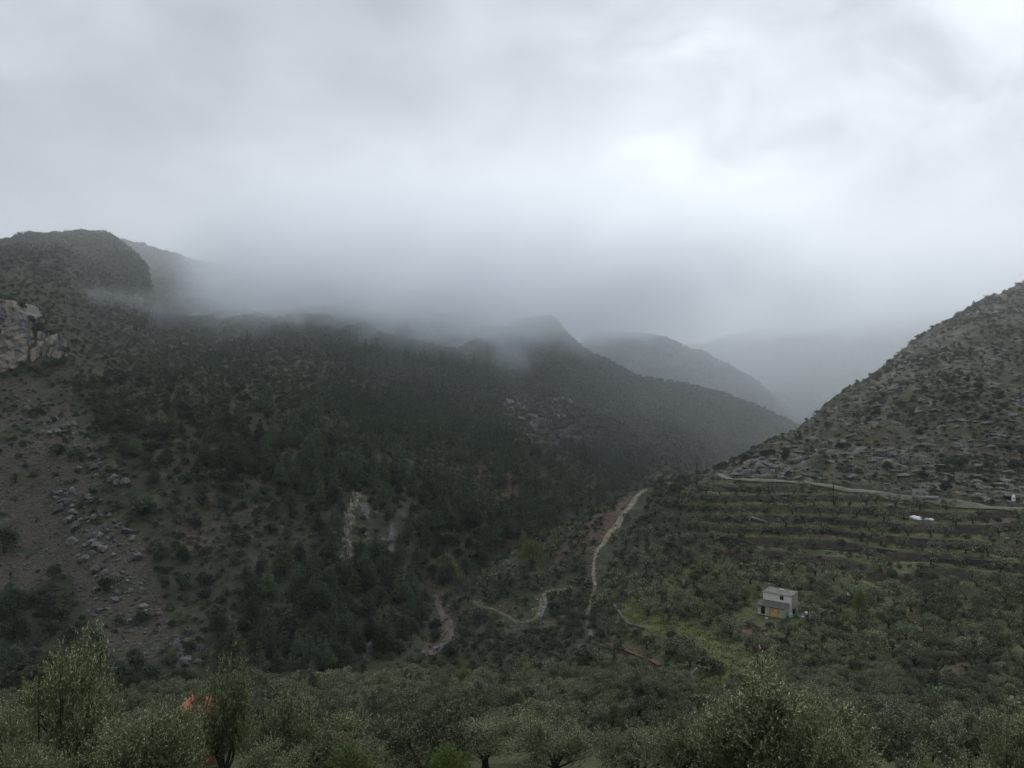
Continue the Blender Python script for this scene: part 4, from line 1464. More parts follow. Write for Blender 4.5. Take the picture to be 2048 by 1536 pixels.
def tree(name, proto, x, y, z, sc, rz, cat, group, desc=None, label=None):
    e = empty(name, (x, y, z), rz, 1.0)
    e.scale = (sc, sc, sc) if np.isscalar(sc) else sc
    for nm, me_ in zip(('trunk', proto[1].name.split('.')[0]), proto):
        c_ = bpy.data.objects.new(nm, me_)
        COL.objects.link(c_)
        c_.parent = e
    tag(e, label, cat, group)
    if desc:
        register(e, x, y, z, desc)
    return e


class Packer:
    """keeps plants apart"""

    def __init__(self, cell=3.0):
        self.c, self.cell = {}, cell

    def ok(self, x, y, d):
        k = int(math.ceil(d / self.cell)) + 1
        i, j = int(x // self.cell), int(y // self.cell)
        for a in range(i - k, i + k + 1):
            for b_ in range(j - k, j + k + 1):
                for (u_, v_, r_) in self.c.get((a, b_), ()):
                    if (u_ - x) ** 2 + (v_ - y) ** 2 < (max(d, 0) * .5 + r_ * .5) ** 2:
                        return False
        return True

    def add(self, x, y, d):
        self.c.setdefault((int(x // self.cell), int(y // self.cell)), []).append((x, y, d))


PK_ = Packer()
PK_.add(hx, hy, 11)
PK_.add(hx - 2, hy - 3, 9)
PK_.add(hx - 2.5, hy - 9, 9)
PK_.add(hx - 4.5, hy - 5, 9)
for path, w in ((LANE, 5), (TRAIL, 3.6), (TRACK, 4), (STREAM, 4)):
    for p in path:
        PK_.add(p[0], p[1], w)

# ------------------------------------------------------------------ foreground olives, leaf by leaf
FG = [  # px, depth, top row, width px, proto set, label
    (150, 25, 1305, 240, OL_SPIRE[0], 'tall silvery olive tree with a pointed top, left of the terracotta roof'),
    (448, 29, 1335, 170, OL_SPIRE[1], 'olive tree with an upright spire, just right of the terracotta roof'),
    (296, 22, 1414, 270, OL_BUSHY[0], 'broad silvery olive bush directly in front of the terracotta roof'),
    (20, 36, 1415, 190, OL_SPIRE[1], 'olive tree at the bottom left corner, behind the pointed one'),
    (565, 33, 1405, 170, OL_SPIRE[2], 'olive tree with long pale shoots right of the terracotta roof spire'),
    (660, 40, 1440, 190, OL_BUSHY[1], 'green olive tree right of the pale-shooted one'),
    (1548, 23, 1368, 345, OL_BIG[0], 'large bushy olive with bright tips and a dark hollow, below the grassy clearing'),
    (1660, 21, 1440, 180, OL_NEAR[2], 'smaller olive crown leaning on the right flank of the large bushy olive'),
    (1400, 27, 1435, 230, OL_BUSHY[1], 'olive tree touching the left flank of the large bushy olive'),
    (1275, 38, 1470, 200, OL_NEAR[1], 'olive tree second to the left of the large bushy olive'),
    (2035, 28, 1440, 190, OL_SPIRE[2], 'olive tree cut by the bottom right corner'),
    (1890, 17, 1520, 130, OL_NEAR[2], 'wispy pale olive tips at the bottom edge, left of the corner olive'),
    (1110, 42, 1455, 170, OL_NEAR[2], 'olive tree with a thin dark trunk at bottom centre'),
    (800, 44, 1462, 190, OL_BUSHY[0], 'wide olive tree between the two yellow-green bushes at the bottom'),
    (970, 48, 1450, 180, OL_NEAR[1], 'olive tree right of the yellow-green bush at bottom centre'),
    (540, 24, 1505, 180, OL_BUSHY[1], 'olive crown filling the bottom edge right of the broad silvery bush'),
    (60, 20, 1500, 180, OL_NEAR[1], 'lowest olive crown in the bottom left corner'),
]
for px, Yt, top, wpx, pr, lab in FG:
    x = (px - 1024) / F * Yt
    ztop = (HZ - top) / F * Yt
    zg = float(H(x, Yt))
    natural_w, natural_h = 4.6, 4.75
    sw = wpx / F * Yt / natural_w
    sz = (ztop - zg) / natural_h
    sz_ = min(sz, sw * 1.8)
    o = tree('olive_tree', pr, x, Yt, ztop - natural_h * sz_, (sw, sw, sz_), random.uniform(0, 6.28), 'olive tree', 'foreground olive trees', None, lab)
    PK_.add(x, Yt, wpx / F * Yt)
for px, Yt, top, wpx, lab in ((705, 30, 1480, 130, 'yellow-green leafy bush at the bottom edge, left of bottom centre'), (900, 30, 1478, 120, 'bright green bush at the bottom edge near bottom centre'),
                              (930, 118, 1330, 42, 'small bright green bush at the foot of the gully'), (1065, 236, 1075, 60, 'fresh green leafy tree in the gorge left of the spur'),
                              (1722, 176, 1175, 40, 'yellowish leafy bush beside the white box in the grove')):
    x = (px - 1024) / F * Yt
    zg = float(H(x, Yt))
    ztop = (HZ - top) / F * Yt
    sw = wpx / F * Yt / 3.3
    sz = min(max((ztop - zg) / 3.4, .5 * sw), 1.7 * sw)
    tree('green_bush', BR_P[Yt % 2], x, Yt, ztop - 3.4 * sz, (sw, sw, sz), 1.0, 'bush', None, None, lab)
    PK_.add(x, Yt, wpx / F * Yt)

# ------------------------------------------------------------------ small structures: house, hut, poles, odds and ends
def facade(mb, w, h, t_, holes, y0=0.0, x0=0.0, mi=0):
    """wall in the xz plane from boxes, leaving rectangular holes (x0,x1,z0,z1)"""
    xs = sorted({0.0, w} | {v for q in holes for v in q[:2]})
    zs = sorted({-1.0, h} | {v for q in holes for v in q[2:]})
    for a, b_ in zip(xs[:-1], xs[1:]):
        for c_, d_ in zip(zs[:-1], zs[1:]):
            if any(q[0] <= a and b_ <= q[1] and q[2] <= c_ and d_ <= q[3] for q in holes):
                continue
            mb.box(x0 + a, x0 + b_, y0, y0 + t_, c_, d_, mi)


hang = math.atan2(-5.0, 5.6)
corner = hit(1527, 1222, 150)
yl = 196.0
house = empty('house', ((1526 - 1024) / F * yl, yl, HZG), hang)
tag(house, 'small two-storey white house with a lean-to porch and an orange door', 'house')
HW, HD = 7.3, 4.3
zL, zR = 4.9, 4.9
w_ = MB()
facade(w_, HW, 4.9, .25, [(4.35, 5.35, 3.6, 4.6), (1.0, 1.9, 0.0, 2.0)])
w_.build('front_wall', M['plaster'], house)
w_ = MB()
w_.prism([(HW - .25, .25, 4.9), (HW, .25, 4.9), (HW, HD, 5.25), (HW - .25, HD, 5.25)], [(HW - .25, .25, -1), (HW, .25, -1), (HW, HD, -1), (HW - .25, HD, -1)])
w_.build('side_wall', M['render'], house)
w_ = MB()
w_.prism([(0, .25, 4.9), (.25, .25, 4.9), (.25, HD, 5.25), (0, HD, 5.25)], [(0, .25, -1), (.25, .25, -1), (.25, HD, -1), (0, HD, -1)])
w_.build('side_wall', M['render'], house)
w_ = MB()
w_.box(.25, HW - .25, HD - .25, HD, -1, 5.22)
w_.build('back_wall', M['render'], house)


def sheet_roof(x0, x1, y0, y1, z0, z1, th, mat, name, parent):
    """corrugated sheet, ridges running down the slope"""
    mb = MB()
    n = int((x1 - x0) / .12)
    V, Fr = [], []
    for i in range(n + 1):
        xx = x0 + (x1 - x0) * i / n
        dz = .035 * math.sin(i * math.pi / 1.5)
        V += [(xx, y0, z0 + dz), (xx, y1, z1 + dz), (xx, y1, z1 + dz - th), (xx, y0, z0 + dz - th)]
    for i in range(n):
        for k in range(4):
            k2 = (k + 1) % 4
            Fr.append((i * 4 + k, i * 4 + k2, (i + 1) * 4 + k2, (i + 1) * 4 + k))
    Fr.append((0, 3, 2, 1))
    Fr.append((n * 4, n * 4 + 1, n * 4 + 2, n * 4 + 3))
    mb.add(V, Fr)
    return mb.build(name, M[mat], parent)


rf = sheet_roof(-.2, HW + .15, -.18, HD + .15, 4.98, 5.40, .07, 'roof', 'roof', house)
w_ = MB()
w_.box(2.9, 3.9, HD * .8, HD * .8 + .25, 5.36, 5.5)
w_.build('roof_patch', M['white'], rf)
wn = MB()
for a in (4.35, 4.82, 5.27):
    wn.box(a, a + .08, .1, .16, 3.6, 4.6)
wn.box(4.43, 5.27, .1, .16, 3.6, 3.67).box(4.43, 5.27, .1, .16, 4.53, 4.6)
wf = wn.build('window', M['rust'], house)
w_ = MB()
w_.box(4.43, 5.27, .18, .2, 3.67, 4.53)
w_.build('pane', M['glass'], wf)
# bottom of side wall: dark broken opening
w_ = MB()
w_.box(HW + .003, HW + .03, .9, 2.6, .2, 1.5)
w_.build('doorway', M['black'], house)
# porch, on the outside (-y) of the front wall
PD = 3.3
pr_ = sheet_roof(-.5, 6.9, -PD - .35, -.01, 2.42, 3.05, .07, 'roof_dark', 'porch_roof', house)
w_ = MB()
facade(w_, 6.6, 2.36, .2, [(0.9, 1.95, .15, 2.1), (3.2, 5.45, 0.0, 2.2)], -PD)
w_.build('porch_wall', M['mossy'], house)
w_ = MB()
w_.prism([(6.4, -PD + .2, 2.35), (6.6, -PD + .2, 2.35), (6.6, -.02, 2.8), (6.4, -.02, 2.8)], [(6.4, -PD + .2, -1), (6.6, -PD + .2, -1), (6.6, -.02, -1), (6.4, -.02, -1)])
w_.build('porch_wall', M['mossy'], house)
w_ = MB()
w_.prism([(0, -PD + .2, 2.35), (.2, -PD + .2, 2.35), (.2, -.02, 2.8), (0, -.02, 2.8)], [(0, -PD + .2, -1), (.2, -PD + .2, -1), (.2, -.02, -1), (0, -.02, -1)])
w_.build('porch_wall', M['mossy'], house)
dr = MB()
dr.box(3.3, 5.4, -PD + .02, -PD + .07, -.05, 2.15)
for k in range(1, 7):
    dr.box(3.3 + k * .3 - .01, 3.3 + k * .3 + .01, -PD + .005, -PD + .02, -.05, 2.15)
door = dr.build('door', M['orange'], house)
w_ = MB()
w_.box(3.2, 3.3, -PD - .02, -PD + .1, -.2, 2.2).box(5.4, 5.45, -PD - .02, -PD + .1, -.2, 2.2).box(3.3, 5.4, -PD - .02, -PD + .1, 2.15, 2.2)
w_.build('frame', M['rust'], door)
w_ = MB()
w_.box(5.15, 5.2, -PD - .03, -PD + .005, .95, 1.1)
w_.build('handle', M['black'], door)
w_ = MB()
w_.box(.95, 1.9, -PD + .12, -PD + .15, .15, 2.1)
w_.build('window_opening', M['glass'], house)

# odds and ends beside the house
def barrel(name, g, r_, h_, mat, label, cat):
    mb = MB()
    a = np.arange(14) * 2 * math.pi / 14
    prof = [(0.0, 0.0), (r_ * .9, 0.0), (r_, .06), (r_ * 1.06, h_ * .33), (r_, h_ * .36), (r_ * 1.06, h_ * .66), (r_, h_ * .7), (r_ * .95, h_), (r_ * .88, h_ * 1.01), (r_ * .86, h_ * .94), (0.0, h_ * .94)]
    V = np.concatenate([np.stack([np.cos(a) * q, np.sin(a) * q, np.full(14, zz)], 1) for q, zz in prof])
    Fb = [(i * 14 + s, i * 14 + (s + 1) % 14, (i + 1) * 14 + (s + 1) % 14, (i + 1) * 14 + s) for i in range(len(prof) - 1) for s in range(14)]
    o = mb.add(V, Fb).build(name, M[mat])
    o.location = g
    tag(o, label, cat)
    return o


barrel('barrel', hit(1581, 1234, 150), .55, .95, 'teal', 'pale teal barrel by the right corner of the small house', 'barrel')
barrel('water_tank', hit(1592, 1228, 150), .5, 1.2, 'concrete', 'pale grey tank behind the teal barrel', 'tank')
barrel('bucket', hit(1533, 1238, 150), .28, .35, 'teal', 'small teal bucket on the grass below the orange door', 'bucket')
for k, (a, b_, s) in enumerate(((1600, 1232, .7), (1606, 1238, .5), (1612, 1230, .6))):
    g = hit(a, b_, 150)
    mb = MB()
    mb.box(-s, s, -s * .7, s * .7, 0, s * 1.3)
    for q in range(3):
        mb.box(-s - .03, s + .03, -s * .7 - .03, s * .7 + .03, s * (.15 + .5 * q), s * (.25 + .5 * q))
    o = mb.build('crate', M[('mossy', 'plank', 'white')[k]])
    o.location = g
    o.rotation_euler[2] = k * .7
    tag(o, ('greenish wooden crate right of the teal barrel', 'weathered crate lowest of the junk right of the small house', 'pale crate furthest right of the junk by the house')[k], 'crate')
g = hit(1700, 1190, 150)
mb = MB()
mb.box(-.55, .55, -.4, .4, -.3, 1.1).box(-.62, .62, -.47, .47, 1.1, 1.18)
mb.box(-.4, .4, -.42, -.4, .3, .9, 1)
o = mb.build('utility_box', [M['white'], M['concrete']])
o.location = g
tag(o, 'small white utility box standing among the olives right of the house', 'box')
# tarpaulins
for k, (a, b_, w, h2) in enumerate(((1826, 1037, 2.6, .8), (1836, 1040, 3.0, .9), (1852, 1041, 2.2, .6), (1862, 1041, 1.8, .5))):
    g = hit(a, b_, 200)
    V, Fq_ = BALLS[10]
    V = V * np.array([w / 2, w / 3.2, h2])
    V[:, 2] = np.maximum(V[:, 2], -.1)
    V = V * (1 + .22 * fbm(V[:, 0] * 1.7 + k, V[:, 1] * 1.7, V[:, 2] * 1.7, 3)[:, None])
    o = mesh_obj('tarpaulin', V, Fq_, M['white' if k != 2 else 'plank'], smooth=False)
    o.location = g + np.array([0, 0, .2])
    tag(o, ('leftmost crumpled white tarpaulin heap under the lane', 'largest crumpled white tarpaulin, second from the left under the lane', 'greyish tarpaulin heap beside the dark gap', 'rightmost small white tarpaulin of the row')[k], 'tarpaulin', 'white tarpaulins on the terrace')
g = hit(1845, 1041, 200)
mb = MB()
for k in range(6):
    mb.tube([(-.8 + k * .3, 0, 0), (-.7 + k * .25, .2, 1.0 + .2 * (k % 2))], [.06, .05], 5)
mb.box(-.9, .9, -.1, .5, .25, .35).box(-.9, .9, -.1, .5, .7, .78)
o = mb.build('scrap_frame', M['black'])
o.location = g
tag(o, 'dark scrap frame standing between the white tarpaulins', 'scrap')
# plank / pipe at the right edge
a, b_ = hit(2011, 1079, 200), hit(2040, 1083, 200)
mb = MB()
mb.tube([a + (0, 0, .5), b_ + (0, 0, .5)], [.22, .22], 8)
tag(mb.build('pipe', M['plank']), 'long pale pipe lying on the terrace near the right edge', 'pipe')
a, b_ = hit(1777, 1013, 200), hit(1806, 1007, 200)
mb = MB()
mb.tube([a + (0, 0, .4), (a + b_) / 2 + (0, 0, .6), b_ + (0, 0, .5)], [.18, .18, .18], 8)
tag(mb.build('pipe', M['plank']), 'pale pipe slanting down from the lane, left of the dark bush', 'pipe')
# concrete hut and bay by the lane
g = hit(1838, 990, 240)
hut = empty('concrete_hut', g, -.2)
tag(hut, 'low roofless concrete hut on the uphill side of the lane', 'hut')
mb = MB()
mb.box(-2.2, 2.2, 0, .25, -1, 2.2).box(-2.2, -1.95, -3, 0, -1, 1.6).box(1.95, 2.2, -3, 0, -1, 1.2)
mb.build('wall', M['concrete'], hut)
mb = MB()
mb.box(-2.6, 5.0, -4.4, -3.05, -.6, .12)
mb.build('slab', M['concrete'], hut)
g = hit(2027, 1003, 230)
mb = MB()
mb.box(-.45, .45, -.35, .35, -.4, 1.6).prism([(-.1, -.1, 2.5), (.1, -.1, 2.5), (.1, .1, 2.5), (-.1, .1, 2.5)], [(-.5, -.4, 1.6), (.5, -.4, 1.6), (.5, .4, 1.6), (-.5, .4, 1.6)])
mb.box(-.2, .2, -.36, -.35, .9, 1.3, 1)
o = mb.build('wayside_shrine', [M['white'], M['black']])
o.location = g
tag(o, 'tiny white wayside pillar with a pointed top beside the lane', 'pillar')

# terracotta roofed shed down among the front olives
Yr = 52.0
zr = (HZ - 1411) / F * Yr
shed = empty('shed', ((395 - 1024) / F * Yr, Yr, zr - 2.15), -.25, .78)
tag(shed, 'small brick shed with a terracotta tiled roof, half hidden by silvery olives', 'shed')
mb = MB()
mb.box(-1.5, 1.5, -1.2, -1.0, -4.5, 2.0).box(-1.5, 1.5, 1.0, 1.2, -4.5, 2.6).box(-1.5, -1.3, -1.0, 1.0, -4.5, 2.0).box(1.3, 1.5, -1.0, 1.0, -4.5, 2.0)
mb.build('wall', M['brick'], shed)
mb = MB()
for i in range(11):
    for j in range(7):
        x0 = -1.75 + i * .32
        y0 = -1.45 + j * .42
        z0 = 2.05 + j * .115
        ang = np.linspace(0, math.pi, 6)
        ring0 = np.stack([x0 + .16 - np.cos(ang) * .15, np.full(6, y0), z0 + .03 + np.sin(ang) * .09], 1)
        ring1 = ring0 + np.array([0, .46, .13])
        V = np.concatenate([ring0, ring1])
        mb.add(V, [(s, s + 1, s + 7, s + 6) for s in range(5)])
mb.prism([(-1.75, -1.45, 2.06), (1.75, -1.45, 2.06), (1.75, 1.5, 2.87), (-1.75, 1.5, 2.87)], [(-1.75, -1.45, 1.98), (1.75, -1.45, 1.98), (1.75, 1.5, 2.79), (-1.75, 1.5, 2.79)])
mb.build('roof', M['terracotta'], shed)

# utility poles
for px, py, hp, lab in ((1394, 967, 8.2, 'dark utility pole standing alone beside the lane at the left end of the terraces'), (1667, 1011, 8.4, 'dark utility pole standing among the olives in the middle of the terraces')):
    g = hit(px, py, 200)
    po = empty('utility_pole', g)
    tag(po, lab, 'utility pole')
    mb = MB()
    mb.tube([(0, 0, -1), (0, 0, hp)], [.19, .13], 10)
    mb.add([(-.13, -.13, hp), (.13, -.13, hp), (.13, .13, hp), (-.13, .13, hp)], [(0, 1, 2, 3)])
    mb.build('pole', M['wood'], po)
    mb = MB()
    mb.box(-.8, .8, -.24, -.14, hp - .6, hp - .48)
    arm = mb.build('crossarm', M['wood'], po)
    for q in (-.7, 0, .7):
        mb = MB()
        mb.tube([(q, -.19, hp - .48), (q, -.19, hp - .36), (q, -.19, hp - .3)], [.05, .07, .02], 8)
        mb.build('insulator', M['concrete'], arm)

# reeds in the gully
g = hit(905, 1152, 180)
rg2 = np.random.default_rng(3)
n = 900
C_ = np.stack([g[0] + rg2.normal(0, 2.2, n), g[1] + rg2.normal(0, .8, n), np.zeros(n)], 1)
C_[:, 2] = H(C_[:, 0], C_[:, 1]) + rg2.uniform(.8, 3.6, n)
mb = MB()
mb.add(*leaves(C_, np.tile((0, 0, 1.), (n, 1)), 1.6, .12, rg2, .18))
tag(mb.build('reed_clump', M['reed']), 'tall yellowish reed clump in the gully above the stream bed', 'reeds')

# ------------------------------------------------------------------ olives in the groves and on the terraces
rg = np.random.default_rng(77)
olive_zone = [(560, 1400), (640, 1372), (760, 1380), (1000, 1360), (1180, 1340), (1240, 1300), (1200, 1250), (1200, 1160), (1260, 1080), (1330, 1010), (1385, 968), (1500, 975), (1640, 985), (1760, 1000), (1900, 1020), (2070, 1040), (2300, 1070), (2300, 1900), (-250, 1900), (-250, 1450), (300, 1420)]
spur_zone = [(960, 1180), (1040, 1130), (1100, 1080), (1200, 1030), (1290, 985), (1300, 1010), (1200, 1120), (1160, 1200), (1100, 1190), (1090, 1170)]
x_, y_ = world_points(18000, 36, 330, rg, -60, 2110, 0)
order = np.arange(len(x_))
z_ = H(x_, y_)
px_, py_ = proj(x_, y_, z_)
mz = inpoly(px_, py_, olive_zone)
mz2 = inpoly(px_, py_, spur_zone)
mead_s = samp(mead_m, x_, y_)
red_s = samp(red_m, x_, y_)
terr_s = samp(terr_m, x_, y_)
CLEAR = [[(1375, 1375), (1400, 1330), (1440, 1300), (1500, 1305), (1555, 1335), (1565, 1372), (1500, 1392), (1400, 1395)],
         [(1500, 1178), (1600, 1178), (1600, 1240), (1500, 1240)], [(1175, 1125), (1200, 1060), (1255, 985), (1305, 975), (1275, 1030), (1220, 1110)],
         [(1240, 1205), (1290, 1215), (1420, 1262), (1430, 1300), (1340, 1270), (1250, 1240)], [(695, 990), (718, 985), (705, 1080), (712, 1110), (680, 1118), (686, 1060)],
         [(1000, 1195), (1095, 1175), (1100, 1250), (1010, 1260)], [(1500, 1022), (1560, 1022), (1560, 1045), (1500, 1045)], [(1815, 1025), (1875, 1025), (1875, 1048), (1815, 1048)],
         [(722, 1000), (785, 1050), (790, 1085), (745, 1060)]]


def pip(px, py, poly):
    ins = False
    x1, y1 = poly[-1]
    for x2, y2 in poly:
        if (y1 > py) != (y2 > py) and px < (x2 - x1) * (py - y1) / (y2 - y1) + x1:
            ins = not ins
        x1, y1 = x2, y2
    return ins


def blocks(x, y, z, h, r=1.8):
    for f in (.25, .6, .95):
        px, py = proj(x, y, z + h * f)
        for pl in CLEAR:
            for e in (-.7, 0, .7):
                if pip(px + e * r * F / y, py, pl):
                    return True
    return False


OL = []
for i in order:
    if not (mz[i] or (mz2[i] and rg.random() < .5)):
        continue
    if mead_s[i] > .3 and rg.random() > (.10 if py_[i] > 1290 else .3):
        continue
    if red_s[i] > .3 and rg.random() > .25:
        continue
    if terr_s[i] < .5 and py_[i] < 1200 and 1200 < px_[i] < 1520 and rg.random() < .45:
        continue
    d = rg.uniform(4.6, 7.0) if terr_s[i] < .5 else rg.uniform(4.2, 6.2)
    if terr_s[i] > .5:      # trees stand on the treads, not on the risers
        dz = abs(float(H(x_[i], y_[i] + 1.2)) - float(H(x_[i], y_[i] - 1.2)))
        if dz > 1.3:
            continue
        ph = float(samp(tread_ph, x_[i], y_[i]))
        if not (.15 < ph < .56):
            continue
        if 1085 < py_[i] < 1150 and px_[i] < 1860 and rg.random() < .75:
            continue
    if PK_.ok(x_[i], y_[i], d) and not (blocks(x_[i], y_[i], z_[i], 4.0) and rg.random() < .97):
        PK_.add(x_[i], y_[i], d)
        OL.append((x_[i], y_[i], z_[i], px_[i], py_[i]))
OL = [o for o in OL if visible(np.array(o[0]), np.array(o[1]), 4.0)]
OL.sort(key=lambda o: (not -25 < o[3] < 2073, o[1]))
print('olives', len(OL))
OL_FAR_A = []
for s in (81, 82, 83, 84):
    tr, cr = olive_parts(s, nleaf=700, lf=.42, lw=.22, clumps=20)
    a, b_ = tr.arrays(), cr.arrays()
    OL_FAR_A.append((np.concatenate([a[0], b_[0]]), np.concatenate([a[1], b_[1] + len(a[0])]), np.concatenate([np.ones(len(a[1])), np.zeros(len(b_[1]))]).astype(int)))
for k, (x, y, z, px, py) in enumerate(OL[:300]):
    s = rg.uniform(.78, 1.12)
    pset = OL_CLOSE if y < 135 else OL_MID
    desc = ('full-crowned' if s > .99 else 'mid-sized' if s > .88 else 'small') + ' olive tree'
    tree('olive_tree', pset[int(rg.integers(len(pset)))], x, y, z, (s * rg.uniform(.9, 1.1), s * rg.uniform(.9, 1.1), s), rg.uniform(0, 6.28), 'olive tree', 'olive trees of the groves and terraces', desc)
if len(OL) > 300:
    merge('olive_grove', OL_FAR_A, [(int(rg.integers(4)), x, y, z, rg.uniform(.8, 1.1), rg.uniform(0, 6.28)) for x, y, z, _, _ in OL[300:]], [M['olive'], M['bark']],
          'remaining olive trees of the upper terraces', 'olive grove')

# ------------------------------------------------------------------ pines and oaks of the shaded slope
dense = [(380, 880), (560, 860), (650, 800), (800, 790), (980, 830), (1060, 900), (1180, 900), (1280, 900), (1290, 960), (1240, 990), (1120, 1050), (1010, 1100), (930, 1160), (860, 1180), (850, 1280), (800, 1330), (740, 1385), (600, 1390), (430, 1390), (420, 1200), (560, 1130), (640, 1080), (620, 1000), (480, 960)]
pocket = [(0, 1130), (90, 1180), (170, 1330), (330, 1400), (0, 1400), (-250, 1420), (-250, 1100)]
sparse = [(140, 760), (420, 690), (700, 690), (980, 740), (1010, 820), (900, 1000), (600, 1100), (420, 1250), (300, 1200), (320, 1050), (230, 900)]
rg = np.random.default_rng(5)
x_, y_ = world_points(60000, 150, 640, rg, -60, 1420, 0)
z_ = H(x_, y_)
px_, py_ = proj(x_, y_, z_)
d1, d2, d3 = inpoly(px_, py_, dense), inpoly(px_, py_, pocket), inpoly(px_, py_, sparse)
scr_s = samp(scr_m, x_, y_)
clum = fbm(x_ / 28, y_ / 28, oct=2)
PN, OK_ = [], []
for i in range(len(x_)):
    if y_[i] > 600 or scr_s[i] > .35:
        continue
    p = .0
    if d1[i]:
        p = .9 if clum[i] > -.2 else .18
    elif d2[i]:
        p = .9
    elif d3[i]:
        p = .10 if clum[i] < -.1 else (.8 if clum[i] > .15 else .4)
    if 770 < py_[i] < 850 and px_[i] > 900:
        p *= .3
    if py_[i] < 760:
        p *= .8
    if rg.random() > p:
        continue
    oak = rg.random() < (.22 if d1[i] else .82)
    d = (rg.uniform(2.2, 4.4) if not oak else rg.uniform(2.6, 5.2))
    if PK_.ok(x_[i], y_[i], d) and not blocks(x_[i], y_[i], z_[i], 6.0):
        PK_.add(x_[i], y_[i], d)
        (OK_ if oak else PN).append((x_[i], y_[i], z_[i], px_[i], py_[i]))
vis = lambda lst, h: sorted([o for o in lst if visible(np.array(o[0]), np.array(o[1]), h)], key=lambda o: (not -25 < o[3] < 2073, o[1]))
PN, OK_ = vis(PN, 8.0), vis(OK_, 4.0)
print('pines', len(PN), 'oaks', len(OK_))
for k, (x, y, z, px, py) in enumerate(PN[:300]):
    s = rg.uniform(.62, 1.15)
    desc = ('tall' if s > .98 else 'mid-sized' if s > .8 else 'small') + ' dark pine'
    lt = rg.random() < (.8 if (540 < px < 780 and 840 < py < 1010) else .3)  # picks pines whose lit look is put into the needle colour
    if lt:
        desc = desc.replace('dark pine', 'pine coloured as lit')
    tree('pine_tree', (PINE_LIT if lt else PINE_P)[int(rg.integers(5))], x, y, z, (s * rg.uniform(.9, 1.25), s * rg.uniform(.9, 1.25), s), rg.uniform(0, 6.28), 'pine tree', 'pines on the shaded slope', desc)
if len(PN) > 300:
    merge('pine_forest', PINE_A, [(int(rg.integers(4)), x, y, z, rg.uniform(.65, 1.1), rg.uniform(0, 6.28)) for x, y, z, _, _ in PN[300:]], [M['pine'], M['bark']],
          'dark pine wood covering the far part of the shaded slope', 'pine wood')
for k, (x, y, z, px, py) in enumerate(OK_[:300]):
    s = rg.uniform(.6, 1.2)
    o = put('evergreen_oak', OAK_M[int(rg.integers(4))], x, y, z, s, rg.uniform(0, 6.28))
    tag(o, None, 'evergreen oak', 'round evergreen oaks on the shaded slope')
    register(o, x, y, z, ('large' if s > .95 else 'small') + ' round dark oak')
if len(OK_) > 300:
    merge('oak_scrub', OAKL_A, [(int(rg.integers(3)), x, y, z, rg.uniform(.6, 1.1), rg.uniform(0, 6.28)) for x, y, z, _, _ in OK_[300:]], [M['oak'], M['bark']],
          'dark evergreen scrub on the high slope', 'scrub')

for k, (px, Yt, w, hh, lab) in enumerate(((1885, 78, 7.5, 5.6, 'large dark evergreen oak among the olives, near the bottom right'), (800, 132, 6.0, 5.0, 'broad dark oak at the mouth of the gully'),
                            (115, 262, 7.0, 4.5, 'dark oak clump in the middle of the boulder scree, left one'), (152, 258, 6.0, 4.2, 'dark oak clump in the middle of the boulder scree, right one'), (285, 232, 9.0, 7.0, 'large dark oak at the right edge of the scree'),
                            (8, 216, 8.0, 8.5, 'dark oak cut by the left edge of the photo, above the pines'), (75, 300, 6.5, 4.0, 'dark bush between the scree and the pale cliff'), (735, 128, 6.2, 4.6, 'second broad dark oak at the gully mouth, nearer the pines'), (1172, 172, 5.5, 5.0, 'dark oak at the foot of the stony trail'),
                            (1418, 1370 / 9, 6.5, 4.2, 'dark spreading oak left of the grassy clearing'), (1360, 172, 7.5, 3.6, 'low dark thicket left of the small white house'))):
    x = (px - 1024) / F * Yt
    o = put('evergreen_oak', OAK_M[k % 4], x, Yt, float(H(x, Yt)) - .2, (w / 4.5, w / 4.5, hh / 4.0), k * 1.3)
    tag(o, lab, 'evergreen oak', 'dark oaks standing apart')
for px, py, s_, lab in ((1412, 1008, .45, 'small dark conical pine below the left end of the top terrace'), (1568, 920, .55, 'dark narrow pine on the rocky hill above the lane'), (1600, 880, .5, 'lone small pine on the skyline of the rocky hill')):
    g = hit(px, py, 200)
    tree('pine_tree', PINE_P[0], *g, s_, .5, 'pine tree', 'small pines on the right hillside', None, lab)

for k, (px, py, w) in enumerate(((60, 640, 5), (78, 655, 5), (98, 668, 4.5), (118, 676, 5), (130, 700, 5), (58, 735, 3.5), (72, 738, 4), (90, 728, 4), (112, 722, 4.5), (30, 748, 3.5), (8, 752, 3.5), (20, 598, 5), (-5, 592, 5), (42, 612, 5), (126, 722, 5))):
    g = hit(px, py, 200)
    yy = min(g[1], 352.0) if py < 700 else g[1] - 2
    xx = (px - 1024) / F * yy
    zz = (HZ - py) / F * yy - 1.6
    o = put('dark_bush', OAK_M[k % 4], xx, yy, max(zz, float(H(xx, yy)) - .3) if py > 700 else zz, w / 4.5, k * 1.1)
    tag(o, None, 'bush', 'dark bushes rooted on the pale cliff')
    register(o, xx, yy, zz, 'dark cliff bush')

# a belt of bare brown trees in the gorge, and a few bare ones in the grove
for px, py, s in ((1235, 935, 1.6), (1255, 925, 1.8), (1275, 930, 1.8), (1290, 918, 1.7), (1300, 935, 1.6), (1262, 948, 1.5), (1320, 928, 1.4), (1515, 1330, .9), (1780, 1500, .9), (1440, 1365, .8)):
    g = hit(px, py, 100)
    o = put('bare_tree', random.choice(BARE_M), *g, s, random.uniform(0, 6))
    tag(o, None, 'bare tree', 'leafless trees')
    register(o, *g, 'leafless brown tree')

